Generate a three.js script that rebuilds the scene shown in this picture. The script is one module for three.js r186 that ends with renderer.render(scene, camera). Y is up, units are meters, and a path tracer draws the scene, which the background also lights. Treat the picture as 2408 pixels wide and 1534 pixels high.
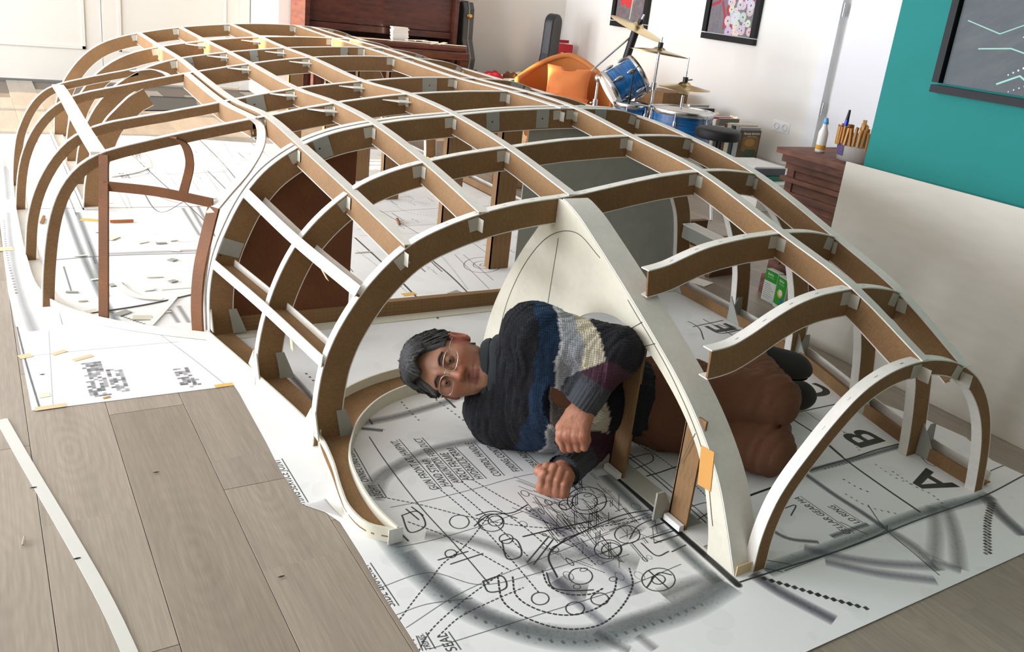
import * as THREE from 'three';
import { RoundedBoxGeometry } from 'three/addons/geometries/RoundedBoxGeometry.js';
import { mergeGeometries } from 'three/addons/utils/BufferGeometryUtils.js';
import { RectAreaLightUniformsLib } from 'three/addons/lights/RectAreaLightUniformsLib.js';
import { MarchingCubes } from 'three/addons/objects/MarchingCubes.js';

// ---------------------------------------------------------------- camera, sky, sun, exposure
const scene = new THREE.Scene();
const W = 2408, H = 1534, F = 2025;
const camera = new THREE.PerspectiveCamera(2 * Math.atan(H / 2 / F) * 180 / Math.PI, W / H, 0.05, 60);
camera.setViewOffset(W, H, -58, 109, W, H);
{
  const p = 0.318307, r = 0.121616, y = 0.598387;
  const fwd = new THREE.Vector3(Math.sin(y) * Math.cos(p), -Math.sin(p), -Math.cos(y) * Math.cos(p));
  const right0 = new THREE.Vector3(Math.cos(y), 0, Math.sin(y)), up0 = new THREE.Vector3().crossVectors(right0, fwd);
  const right = right0.clone().multiplyScalar(Math.cos(r)).addScaledVector(up0, Math.sin(r));
  const up = up0.clone().multiplyScalar(Math.cos(r)).addScaledVector(right0, -Math.sin(r));
  camera.position.set(0, 1.22, 0);
  camera.quaternion.setFromRotationMatrix(new THREE.Matrix4().makeBasis(right, up, fwd.clone().negate()));
}
const renderer = new THREE.WebGLRenderer({ antialias: true });
renderer.toneMapping = THREE.LinearToneMapping;
renderer.toneMappingExposure = 1.65;
renderer.shadowMap.enabled = true;
RectAreaLightUniformsLib.init();
scene.background = new THREE.Color(0.75, 0.87, 1.0);
const sun = new THREE.DirectionalLight(0xffe2b8, 14);
sun.position.set(-11, 3.7, -7.0); sun.target.position.set(4.2, 0.7, -6.1);
sun.castShadow = true; sun.shadow.mapSize.set(2048, 2048);
Object.assign(sun.shadow.camera, { left: -6, right: 6, top: 5, bottom: -5, near: 0.5, far: 30 });
scene.add(sun, sun.target);
// daylight of the three tall windows in the left wall (their glazing is built below, outside the frame)
const WINDOWS = [[-3.6, -1.8], [-6.0, -4.2], [-8.4, -6.6]], XL = -3.8;   // z ranges in the left wall, whose face is at x = XL
const WTOP = 2.3, WSILL = 0.12;
const skyLight = [9, 13, 13];
WINDOWS.forEach(([a, b], i) => {
  const l = new THREE.RectAreaLight(0xeaf1ff, skyLight[i], b - a - 0.1, WTOP - WSILL - 0.1);
  l.position.set(XL + 0.07, (WTOP + WSILL) / 2, (a + b) / 2); l.lookAt(5, (WTOP + WSILL) / 2, (a + b) / 2);
  scene.add(l);
});

// ---------------------------------------------------------------- helpers
let seed = 20240;
const rnd = () => { seed = (seed * 1664525 + 1013904223) >>> 0; return seed / 4294967296; };
const rr = (a, b) => a + (b - a) * rnd();
const V = (x, y, z) => new THREE.Vector3(x, y, z);
const used = {};
const numbered = n => { const k = used[n] = (used[n] ?? -1) + 1; return k ? `${n}_${String(k).padStart(3, '0')}` : n; };
function mesh(name, geo, mat, parent) {
  const m = new THREE.Mesh(geo, mat); m.name = parent ? name : numbered(name);
  m.castShadow = m.receiveShadow = true; (parent || scene).add(m); return m;
}
function tag(o, label, category, group, kind) {
  o.userData.label = label; if (category) o.userData.category = category;
  if (group) o.userData.group = group; if (kind) o.userData.kind = kind; return o;
}
function thing(name, label, category, pos = [0, 0, 0], turn = 0, group) {
  const o = new THREE.Group(); o.name = numbered(name); o.position.set(...pos); o.rotation.y = turn; scene.add(o);
  return tag(o, label, category, group);
}
function struct(name, geo, mat, label, category) { const m = mesh(name, geo, mat); tag(m, label, category, null, 'structure'); return m; }
const box = (x0, x1, y0, y1, z0, z1) => new THREE.BoxGeometry(x1 - x0, y1 - y0, z1 - z0).translate((x0 + x1) / 2, (y0 + y1) / 2, (z0 + z1) / 2);
const rbox = (w, h, d, r = 0.004, s = 2) => new RoundedBoxGeometry(w, h, d, s, Math.min(r, w / 2.1, h / 2.1, d / 2.1));
const at = (g, x, y, z, rx = 0, ry = 0, rz = 0) => g.applyMatrix4(new THREE.Matrix4().compose(V(x, y, z), new THREE.Quaternion().setFromEuler(new THREE.Euler(rx, ry, rz)), V(1, 1, 1)));
const norm = g => { const o = g.index ? g.toNonIndexed() : g; for (const k of Object.keys(o.attributes)) if (!['position', 'normal', 'uv'].includes(k)) o.deleteAttribute(k); return o; };
const merge = gs => mergeGeometries(gs.map(norm));
function cyl(a, b, r0, r1 = r0, n = 16) {
  const d = b.clone().sub(a), g = new THREE.CylinderGeometry(r1, r0, d.length(), n);
  g.applyQuaternion(new THREE.Quaternion().setFromUnitVectors(V(0, 1, 0), d.clone().normalize()));
  return g.translate((a.x + b.x) / 2, (a.y + b.y) / 2, (a.z + b.z) / 2);
}
const tube = (pts, r, n = 40, m = 8) => new THREE.TubeGeometry(new THREE.CatmullRomCurve3(pts), n, r, m);
const lathe = (pts, n = 40) => new THREE.LatheGeometry(pts.map(p => new THREE.Vector2(...p)), n);
// rectangle [n0,n1] x [b0,b1] swept along points; N and B give the two axes at each point
function sweep(P, N, B, n0, n1, b0, b1) {
  const pos = [], nor = [], uv = [], idx = [], len = [0];
  for (let i = 1; i < P.length; i++) len.push(len[i - 1] + P[i].distanceTo(P[i - 1]));
  const c = (i, n, b) => P[i].clone().addScaledVector(N[i], n).addScaledVector(B[i], b);
  const side = (n_0, b_0, n_1, b_1, dirN, dirB) => {
    const s = pos.length / 3, w = Math.hypot(n_1 - n_0, b_1 - b_0);
    for (let i = 0; i < P.length; i++) for (const [n, b, v] of [[n_0, b_0, 0], [n_1, b_1, w]]) {
      const q = c(i, n, b); pos.push(q.x, q.y, q.z); uv.push(len[i], v + n_0);
      const d = N[i].clone().multiplyScalar(dirN).addScaledVector(B[i], dirB); nor.push(d.x, d.y, d.z);
    }
    for (let i = 0; i < P.length - 1; i++) { const a = s + 2 * i; idx.push(a, a + 1, a + 2, a + 1, a + 3, a + 2); }
  };
  side(n0, b0, n0, b1, -1, 0); side(n1, b1, n1, b0, 1, 0); side(n0, b1, n1, b1, 0, 1); side(n1, b0, n0, b0, 0, -1);
  for (const [i, sgn] of [[0, -1], [P.length - 1, 1]]) {
    const s = pos.length / 3, t = (i ? P[i].clone().sub(P[i - 1]) : P[1].clone().sub(P[0])).normalize().multiplyScalar(sgn);
    for (const [n, b] of [[n0, b0], [n1, b0], [n1, b1], [n0, b1]]) { const q = c(i, n, b); pos.push(q.x, q.y, q.z); nor.push(t.x, t.y, t.z); uv.push(n, b); }
    idx.push(s, s + 1, s + 2, s, s + 2, s + 3);
  }
  const g = new THREE.BufferGeometry();
  g.setAttribute('position', new THREE.Float32BufferAttribute(pos, 3)); g.setAttribute('normal', new THREE.Float32BufferAttribute(nor, 3)); g.setAttribute('uv', new THREE.Float32BufferAttribute(uv, 2));
  // orient every triangle with its normals
  for (let k = 0; k < idx.length; k += 3) {
    const [a, b, d] = [idx[k], idx[k + 1], idx[k + 2]], p = i => V(pos[3 * i], pos[3 * i + 1], pos[3 * i + 2]);
    const f = p(b).sub(p(a)).cross(p(d).sub(p(a)));
    if (f.dot(V(nor[3 * a], nor[3 * a + 1], nor[3 * a + 2])) < 0) { idx[k + 1] = d; idx[k + 2] = b; }
  }
  g.setIndex(idx); return g;
}
const spline = (pts, n) => new THREE.CatmullRomCurve3(pts.map(p => p.isVector3 ? p : V(...p)), false, 'centripetal').getSpacedPoints(n);
// path with one fixed axis B: N is square to path and B, turned to the side where `inside` lies
function sweepB(pts, B, inside, n0, n1, b0, b1) {
  const N = pts.map((p, i) => {
    const t = pts[Math.min(i + 1, pts.length - 1)].clone().sub(pts[Math.max(i - 1, 0)]);
    const n = t.cross(B).normalize(); if (n.dot(inside.clone().sub(p)) < 0) n.negate(); return n;
  });
  for (let i = 1; i < N.length; i++) if (N[i].dot(N[i - 1]) < -0.2) N[i].negate();
  return sweep(pts, N, pts.map(() => B), n0, n1, b0, b1);
}
function plateXY(poly, z0, z1) {                                         // flat plate, outline in x,y
  const g = new THREE.ExtrudeGeometry(new THREE.Shape(poly.map(p => new THREE.Vector2(...p))), { depth: z1 - z0, bevelEnabled: false }); return g.translate(0, 0, z0);
}
function plateZY(poly, x0, x1, holes = []) {                              // flat plate, outline in z,y
  const s = new THREE.Shape(poly.map(([z, y]) => new THREE.Vector2(-z, y)));
  for (const h of holes) s.holes.push(new THREE.Path(h.map(([z, y]) => new THREE.Vector2(-z, y))));
  const g = new THREE.ExtrudeGeometry(s, { depth: x1 - x0, bevelEnabled: false }); return g.rotateY(Math.PI / 2).translate(x0, 0, 0);
}
function plateXZ(poly, y0, y1) {
  const s = new THREE.Shape(poly.map(([x, z]) => new THREE.Vector2(x, -z)));
  return new THREE.ExtrudeGeometry(s, { depth: y1 - y0, bevelEnabled: false }).rotateX(-Math.PI / 2).translate(0, y0, 0);
}

// ---------------------------------------------------------------- textures and materials
function canvas(w, h, draw) { const c = document.createElement('canvas'); c.width = w; c.height = h; draw(c.getContext('2d'), w, h); return c; }
function tex(c, srgb = true) { const t = new THREE.CanvasTexture(c); if (srgb) t.colorSpace = THREE.SRGBColorSpace; t.wrapS = t.wrapT = THREE.RepeatWrapping; t.magFilter = THREE.LinearFilter; return t; }
const HN = 64; const lat = []; for (let i = 0; i < HN * HN; i++) lat.push(rnd());
function vnoise(x, y, p = HN) {                                            // tiling value noise
  const i = Math.floor(x), j = Math.floor(y), u = x - i, v = y - j, s = u * u * (3 - 2 * u), t = v * v * (3 - 2 * v), m = (a, b) => lat[(((b % p) + p) % p) * HN + (((a % p) + p) % p)];
  return (m(i, j) * (1 - s) + m(i + 1, j) * s) * (1 - t) + (m(i, j + 1) * (1 - s) + m(i + 1, j + 1) * s) * t;
}
function dataTex(w, h, f, srgb = true) {
  const a = new Uint8Array(w * h * 4);
  for (let j = 0; j < h; j++) for (let i = 0; i < w; i++) { const c = f(i / w, j / h), k = 4 * (j * w + i); a[k] = c[0]; a[k + 1] = c[1]; a[k + 2] = c[2]; a[k + 3] = 255; }
  const t = new THREE.DataTexture(a, w, h); t.wrapS = t.wrapT = THREE.RepeatWrapping; t.magFilter = THREE.LinearFilter; t.minFilter = THREE.LinearMipmapLinearFilter; t.generateMipmaps = true; if (srgb) t.colorSpace = THREE.SRGBColorSpace; t.needsUpdate = true; return t;
}
const scaled = (t, u, v) => { const c = t.clone(); c.repeat.set(u, v); c.needsUpdate = true; return c; };
const std = (color, roughness = 0.8, more = {}) => new THREE.MeshStandardMaterial({ color, roughness, ...more });
const fleck = dataTex(256, 256, (u, v) => { const n = 0.5 * vnoise(u * 8, v * 8, 8) + 0.3 * vnoise(u * 32, v * 32, 32) + 0.2 * vnoise(u * 64, v * 64, 64), s = 238 + 17 * n; return [s, s, s]; });
const kraftTex = dataTex(256, 256, (u, v) => { const n = 0.45 * vnoise(u * 4, v * 4, 4) + 0.25 * vnoise(u * 64, v * 32, 64) + 0.3 * vnoise(u * 64, v * 64, 64), s = 0.84 + 0.22 * (n - 0.5) + 0.012 * Math.sin(u * 2 * Math.PI * 32); return [164 * s, 124 * s, 80 * s]; });
const M = {
  kraft: std(0xffffff, 0.85, { map: scaled(kraftTex, 4, 4) }),
  card: std(0xf3eee2, 0.75, { map: scaled(fleck, 3, 3) }),                // white-faced card strip
  cream: std(0xe3dcc6, 0.75, { map: scaled(fleck, 2, 2) }),
  grey: std(0xa9a89c, 0.85, { map: scaled(fleck, 4, 4) }),                // grey back of the board
  tape: std(0xb9b4a4, 0.7), tapeW: std(0xf1efe8, 0.6), tapeY: std(0xe0b25c, 0.65), tapeT: std(0xd9c196, 0.6),
  white: std(0xf2eee6, 0.85), doorWhite: std(0xd3cfc4, 0.55), ceil: std(0xf3f1ec, 0.9), teal: std(0x0f7f78, 0.8, { map: scaled(fleck, 1, 1) }),
  pencil: std(0x5a5448, 0.9), black: std(0x101012, 0.5), rubber: std(0x1b1b1d, 0.7), chrome: std(0xd5d7da, 0.18, { metalness: 1 }), brass: std(0xcfae6a, 0.3, { metalness: 1 }),
};
const DATA = {"frames":{"F0":{"z":-1.09,"p":[[1.45,0.0],[1.451,0.039],[1.452,0.077],[1.457,0.115],[1.466,0.152],[1.479,0.188],[1.497,0.221],[1.519,0.252],[1.544,0.282],[1.569,0.311],[1.595,0.34],[1.622,0.367],[1.65,0.393],[1.68,0.417],[1.712,0.437],[1.747,0.453],[1.783,0.465],[1.82,0.473],[1.859,0.478],[1.897,0.48],[1.935,0.479],[1.973,0.475],[2.011,0.468],[2.049,0.459],[2.085,0.447],[2.12,0.432],[2.154,0.414],[2.187,0.394],[2.217,0.37],[2.245,0.344],[2.271,0.316],[2.295,0.285],[2.316,0.253],[2.334,0.22],[2.35,0.185],[2.363,0.149],[2.374,0.112],[2.383,0.075],[2.392,0.037],[2.399,0.0]]},"F1":{"z":-1.31,"p":[[1.41,0.479],[1.447,0.481],[1.484,0.487],[1.519,0.5],[1.553,0.515],[1.587,0.532],[1.622,0.548],[1.657,0.562],[1.693,0.573],[1.729,0.581],[1.767,0.587],[1.804,0.59],[1.842,0.592],[1.88,0.593],[1.918,0.592],[1.956,0.59],[1.993,0.585],[2.03,0.579],[2.067,0.571],[2.103,0.559],[2.138,0.545],[2.172,0.528],[2.203,0.508],[2.231,0.483],[2.257,0.455],[2.28,0.425],[2.301,0.394],[2.319,0.362],[2.337,0.328],[2.353,0.294],[2.366,0.258],[2.376,0.222],[2.386,0.186],[2.395,0.149],[2.403,0.112],[2.41,0.075],[2.416,0.038],[2.42,0.0]]},"F2":{"z":-1.59,"p":[[1.426,0.582],[1.461,0.587],[1.495,0.594],[1.529,0.605],[1.562,0.616],[1.596,0.626],[1.63,0.634],[1.665,0.64],[1.7,0.645],[1.735,0.649],[1.771,0.653],[1.806,0.655],[1.841,0.657],[1.877,0.659],[1.912,0.66],[1.947,0.66],[1.983,0.659],[2.018,0.657],[2.053,0.653],[2.088,0.647],[2.123,0.64],[2.157,0.631],[2.19,0.62],[2.223,0.607],[2.254,0.591],[2.284,0.572],[2.31,0.549],[2.334,0.523],[2.357,0.496],[2.378,0.468],[2.397,0.438],[2.414,0.407],[2.43,0.376],[2.444,0.343],[2.456,0.31],[2.468,0.277],[2.479,0.243],[2.488,0.209],[2.496,0.174],[2.503,0.14],[2.51,0.105],[2.516,0.07],[2.521,0.035],[2.525,0.0]]},"F3":{"z":-1.99,"p":[[0.7,0.0],[0.702,0.046],[0.704,0.093],[0.707,0.139],[0.712,0.185],[0.72,0.231],[0.733,0.275],[0.75,0.318],[0.771,0.359],[0.795,0.399],[0.821,0.437],[0.851,0.473],[0.883,0.506],[0.917,0.536],[0.955,0.562],[0.997,0.583],[1.04,0.6],[1.083,0.615],[1.128,0.628],[1.173,0.64],[1.218,0.649],[1.264,0.657],[1.31,0.663],[1.356,0.668],[1.402,0.672],[1.449,0.678],[1.495,0.684],[1.54,0.692],[1.586,0.7],[1.632,0.708],[1.678,0.716],[1.724,0.723],[1.769,0.73],[1.816,0.735],[1.862,0.74],[1.908,0.743],[1.954,0.746],[2.001,0.747],[2.047,0.747],[2.094,0.744],[2.14,0.74],[2.186,0.734],[2.231,0.724],[2.274,0.709],[2.315,0.688],[2.352,0.661],[2.386,0.63],[2.418,0.597],[2.447,0.56],[2.473,0.523],[2.498,0.483],[2.521,0.443],[2.542,0.402],[2.561,0.359],[2.579,0.317],[2.594,0.273],[2.607,0.228],[2.619,0.184],[2.628,0.138],[2.635,0.092],[2.64,0.046],[2.645,0.0]]},"F4":{"z":-2.4,"p":[[0.656,0.0],[0.659,0.057],[0.664,0.114],[0.672,0.17],[0.684,0.225],[0.699,0.28],[0.718,0.334],[0.741,0.386],[0.768,0.435],[0.802,0.481],[0.84,0.523],[0.882,0.561],[0.927,0.595],[0.975,0.624],[1.027,0.646],[1.081,0.664],[1.136,0.679],[1.192,0.691],[1.248,0.702],[1.304,0.712],[1.36,0.72],[1.417,0.728],[1.473,0.734],[1.53,0.742],[1.586,0.749],[1.643,0.756],[1.7,0.762],[1.757,0.766],[1.813,0.77],[1.87,0.774],[1.927,0.777],[1.984,0.779],[2.041,0.781],[2.098,0.782],[2.155,0.782],[2.212,0.779],[2.268,0.771],[2.321,0.755],[2.372,0.73],[2.418,0.699],[2.461,0.661],[2.499,0.62],[2.535,0.576],[2.569,0.53],[2.6,0.482],[2.628,0.433],[2.655,0.383],[2.68,0.332],[2.701,0.279],[2.718,0.225],[2.729,0.17],[2.738,0.113],[2.745,0.057],[2.75,0.0]]},"F5":{"z":-2.79,"p":[[0.611,0.0],[0.61,0.056],[0.609,0.113],[0.611,0.169],[0.618,0.225],[0.629,0.279],[0.646,0.333],[0.667,0.385],[0.69,0.436],[0.717,0.485],[0.749,0.531],[0.786,0.573],[0.829,0.609],[0.875,0.64],[0.925,0.667],[0.977,0.688],[1.03,0.705],[1.085,0.718],[1.14,0.729],[1.196,0.738],[1.251,0.747],[1.307,0.754],[1.363,0.76],[1.419,0.766],[1.475,0.772],[1.531,0.779],[1.587,0.785],[1.643,0.791],[1.7,0.796],[1.756,0.8],[1.812,0.804],[1.868,0.807],[1.925,0.81],[1.981,0.812],[2.037,0.813],[2.094,0.814],[2.15,0.814],[2.206,0.812],[2.261,0.804],[2.315,0.789],[2.366,0.767],[2.414,0.738],[2.458,0.705],[2.499,0.666],[2.537,0.625],[2.573,0.582],[2.604,0.536],[2.633,0.488],[2.661,0.438],[2.684,0.388],[2.7,0.334],[2.712,0.279],[2.722,0.224],[2.731,0.168],[2.737,0.112],[2.741,0.056],[2.745,0.0]]},"F6":{"z":-3.21,"p":[[0.148,0.0],[0.153,0.067],[0.159,0.135],[0.167,0.202],[0.177,0.268],[0.192,0.334],[0.214,0.397],[0.246,0.454],[0.29,0.502],[0.344,0.536],[0.407,0.559],[0.472,0.577],[0.537,0.594],[0.603,0.61],[0.668,0.626],[0.734,0.641],[0.8,0.656],[0.866,0.671],[0.932,0.685],[0.997,0.701],[1.063,0.716],[1.129,0.729],[1.196,0.742],[1.262,0.753],[1.329,0.764],[1.395,0.774],[1.463,0.782],[1.53,0.788],[1.597,0.794],[1.664,0.799],[1.732,0.804],[1.799,0.807],[1.867,0.81],[1.934,0.812],[2.002,0.813],[2.069,0.812],[2.136,0.808],[2.203,0.801],[2.27,0.789],[2.335,0.773],[2.397,0.749],[2.454,0.717],[2.507,0.676],[2.553,0.628],[2.593,0.575],[2.628,0.518],[2.66,0.458],[2.686,0.396],[2.707,0.333],[2.724,0.268],[2.736,0.202],[2.743,0.135],[2.747,0.067],[2.75,0.0]]},"F7":{"z":-3.72,"p":[[0.124,0.0],[0.131,0.076],[0.139,0.151],[0.154,0.225],[0.177,0.296],[0.209,0.364],[0.249,0.427],[0.299,0.482],[0.36,0.522],[0.429,0.549],[0.502,0.567],[0.576,0.583],[0.651,0.598],[0.725,0.615],[0.799,0.631],[0.872,0.649],[0.946,0.666],[1.02,0.684],[1.094,0.7],[1.168,0.715],[1.243,0.728],[1.318,0.739],[1.393,0.75],[1.468,0.761],[1.544,0.77],[1.619,0.779],[1.694,0.786],[1.77,0.792],[1.846,0.796],[1.922,0.799],[1.997,0.8],[2.073,0.802],[2.149,0.802],[2.225,0.8],[2.299,0.789],[2.369,0.767],[2.435,0.731],[2.494,0.686],[2.547,0.633],[2.593,0.573],[2.633,0.509],[2.666,0.442],[2.694,0.372],[2.716,0.3],[2.732,0.226],[2.741,0.151],[2.746,0.076],[2.75,0.0]]},"F8":{"z":-4.48,"p":[[0.128,0.0],[0.135,0.085],[0.146,0.169],[0.164,0.251],[0.193,0.33],[0.233,0.403],[0.286,0.467],[0.351,0.516],[0.427,0.549],[0.508,0.571],[0.591,0.591],[0.673,0.612],[0.756,0.633],[0.838,0.653],[0.921,0.672],[1.004,0.69],[1.088,0.708],[1.171,0.724],[1.254,0.74],[1.338,0.755],[1.422,0.767],[1.507,0.777],[1.591,0.786],[1.676,0.793],[1.761,0.799],[1.846,0.803],[1.931,0.806],[2.016,0.807],[2.101,0.807],[2.186,0.805],[2.27,0.798],[2.35,0.779],[2.424,0.742],[2.491,0.692],[2.549,0.631],[2.599,0.564],[2.642,0.491],[2.677,0.414],[2.705,0.335],[2.726,0.253],[2.739,0.169],[2.746,0.085],[2.75,0.0]]},"F8i":{"z":-4.48,"p":[[0.405,0.0],[0.408,0.029],[0.41,0.059],[0.413,0.088],[0.416,0.117],[0.421,0.146],[0.426,0.175],[0.432,0.204],[0.439,0.233],[0.446,0.261],[0.454,0.289],[0.464,0.317],[0.475,0.344],[0.486,0.371],[0.499,0.398],[0.513,0.423],[0.53,0.446],[0.55,0.468],[0.57,0.49],[0.59,0.511],[0.61,0.532],[0.632,0.55],[0.657,0.566],[0.682,0.581]]},"F9c":{"z":-4.94,"p":[[0.136,0.0],[0.139,0.042],[0.142,0.085],[0.146,0.127],[0.151,0.169],[0.158,0.211],[0.166,0.252],[0.178,0.292],[0.194,0.332],[0.211,0.37],[0.232,0.407],[0.256,0.442],[0.284,0.472],[0.317,0.498],[0.354,0.516],[0.394,0.531],[0.434,0.543],[0.475,0.554],[0.516,0.566],[0.557,0.576],[0.598,0.587],[0.639,0.597],[0.68,0.608],[0.721,0.621]]},"F9":{"z":-4.94,"p":[[0.421,0.0],[0.423,0.089],[0.434,0.177],[0.456,0.263],[0.489,0.345],[0.531,0.422],[0.586,0.491],[0.651,0.55],[0.725,0.599],[0.804,0.638],[0.888,0.668],[0.975,0.69],[1.062,0.708],[1.15,0.724],[1.239,0.738],[1.327,0.751],[1.416,0.763],[1.505,0.774],[1.594,0.783],[1.683,0.79],[1.773,0.797],[1.862,0.802],[1.951,0.806],[2.041,0.809],[2.13,0.809],[2.219,0.802],[2.307,0.789],[2.39,0.763],[2.464,0.72],[2.527,0.66],[2.582,0.59],[2.629,0.514],[2.668,0.435],[2.7,0.352],[2.722,0.266],[2.737,0.178],[2.745,0.089],[2.75,0.0]]},"F10":{"z":-5.49,"p":[[0.425,0.0],[0.427,0.097],[0.438,0.193],[0.461,0.287],[0.499,0.375],[0.551,0.456],[0.614,0.528],[0.689,0.587],[0.774,0.632],[0.865,0.663],[0.959,0.687],[1.055,0.708],[1.15,0.726],[1.247,0.743],[1.343,0.757],[1.44,0.77],[1.537,0.78],[1.634,0.788],[1.731,0.795],[1.829,0.8],[1.926,0.803],[2.024,0.805],[2.121,0.805],[2.218,0.8],[2.312,0.785],[2.4,0.752],[2.479,0.7],[2.546,0.632],[2.603,0.555],[2.65,0.47],[2.688,0.381],[2.716,0.289],[2.735,0.194],[2.745,0.097],[2.75,0.0]]},"F11":{"z":-6.28,"p":[[0.423,0.0],[0.427,0.089],[0.437,0.178],[0.456,0.264],[0.489,0.346],[0.534,0.423],[0.588,0.494],[0.651,0.555],[0.724,0.604],[0.804,0.64],[0.889,0.668],[0.976,0.69],[1.063,0.711],[1.151,0.729],[1.239,0.745],[1.328,0.759],[1.416,0.771],[1.505,0.782],[1.594,0.792],[1.683,0.8],[1.773,0.806],[1.862,0.81],[1.952,0.812],[2.041,0.811],[2.131,0.809],[2.22,0.805],[2.308,0.793],[2.39,0.766],[2.464,0.721],[2.527,0.66],[2.581,0.59],[2.629,0.515],[2.668,0.435],[2.7,0.352],[2.722,0.266],[2.737,0.178],[2.745,0.089],[2.75,0.0]]}}};

// ---------------------------------------------------------------- room
struct('ceiling', box(XL - 0.2, 5.5, 2.6, 2.75, -9, 2.7), M.ceil, 'white ceiling over the room', 'ceiling');
struct('wall_front', box(XL - 0.2, 5.5, 0, 2.6, 2.5, 2.7), std(0xa39a8c, 0.9), 'beige wall behind the photographer', 'wall');
{ // left wall with three tall windows
  const gs = []; let z = 2.5;
  for (const [a, b] of WINDOWS) { gs.push(box(XL - 0.2, XL, 0, 2.6, b, z), box(XL - 0.2, XL, 0, WSILL, a, b), box(XL - 0.2, XL, WTOP, 2.6, a, b)); z = a; }
  gs.push(box(XL - 0.2, XL, 0, 2.6, -9, z));
  struct('wall_left', merge(gs), M.white, 'white wall with three tall windows on the left', 'wall');
  WINDOWS.forEach(([a, b], i) => {
    const m = (a + b) / 2, y0 = WSILL, y1 = WTOP;
    const w = struct(`window_${i + 1}`, merge([box(XL - 0.14, XL - 0.06, y0, y0 + 0.06, a, b), box(XL - 0.14, XL - 0.06, y1 - 0.06, y1, a, b), box(XL - 0.14, XL - 0.06, y0, y1, a, a + 0.06), box(XL - 0.14, XL - 0.06, y0, y1, b - 0.06, b), box(XL - 0.14, XL - 0.06, y0, y1, m - 0.05, m + 0.05)]), M.doorWhite, 'white casement window in the left wall', 'window');
    for (const [p, q] of [[a + 0.06, m - 0.05], [m + 0.05, b - 0.06]]) mesh('pane', box(XL - 0.103, XL - 0.098, y0 + 0.06, y1 - 0.06, p, q), new THREE.MeshPhysicalMaterial({ color: 0xffffff, roughness: 0.02, transmission: 1, thickness: 0 }), w);
  });
  struct('wall_outside', box(-8.4, -8.2, -0.1, 4.4, -5.9, 3), std(0xcfc8ba, 0.9), 'neighbouring house wall outside the near windows', 'wall');
}
struct('wall_back', merge([box(XL - 0.2, 2.3, 2.15, 2.6, -9, -8.76), box(XL - 0.2, -0.35, 0, 2.6, -9, -8.76), box(2.3, 5.5, 0, 2.6, -8.05, -7.85), box(2.3, 2.42, 0, 2.6, -9, -8.05)]), M.white, 'cream wall behind the piano and round the double doors', 'wall');
struct('baseboard_back', merge([box(2.284, 2.3, 0, 0.13, -8.74, -7.87), box(2.3, 5.28, 0, 0.1, -7.85, -7.835)]), M.doorWhite, 'white baseboard along the back wall', 'baseboard');
struct('wall_right', box(5.3, 5.5, 0, 2.6, -8.05, 2.5), std(0xf7f4ec, 0.85), 'white wall with the two framed paintings', 'wall');
struct('wall_teal', box(2.85, 3.0, 0, 2.6, -2.07, 2.5), M.teal, 'teal painted partition wall on the right', 'wall');
{ // double doors at the far left
  const leaf = (n, x0, x1, label) => {
    const d = struct(n, box(x0, x1, 0.025, 2.12, -8.8, -8.745), M.doorWhite, label, 'door');
    for (const [y0, y1] of [[0.30, 0.95], [1.1, 2.0]]) {
      const a = x0 + 0.13, b = x1 - 0.13, z0 = -8.745, z1 = -8.733;
      mesh('panel_moulding', merge([box(a, b, y0, y0 + 0.025, z0, z1), box(a, b, y1 - 0.025, y1, z0, z1), box(a, a + 0.025, y0, y1, z0, z1), box(b - 0.025, b, y0, y1, z0, z1)]), M.doorWhite, d);
    }
    return d;
  };
  leaf('door_1', -0.3, 1.0, 'wide white panelled door leaf at the far left'); leaf('door_2', 1.008, 2.2, 'white panelled door leaf next to the piano corner');
  struct('trim_1', merge([box(2.2, 2.285, 0, 2.15, -8.8, -8.735), box(-0.36, -0.3, 0, 2.15, -8.8, -8.735), box(-0.36, 2.285, 2.12, 2.2, -8.8, -8.73)]), M.doorWhite, 'white frame of the double doors', 'door frame');
}
{ // door on the right wall beside the sockets
  const d = struct('door_3', box(5.27, 5.3, 0, 2.1, -4.23, -3.3), std(0xf0eff0, 0.6), 'plain white door leaf left of the teal wall', 'door');
  mesh('door_frame', merge([box(5.245, 5.3, 0, 2.18, -4.40, -4.335), box(5.225, 5.3, 0, 2.14, -4.335, -4.27), box(5.245, 5.3, 2.1, 2.18, -4.4, -3.2)]), std(0xf4f4f4, 0.4), d);
  for (const y of [0.62, 1.32]) mesh('hinge', cyl(V(5.24, y, -4.26), V(5.24, y + 0.09, -4.26), 0.008), M.chrome, d);
}
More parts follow.
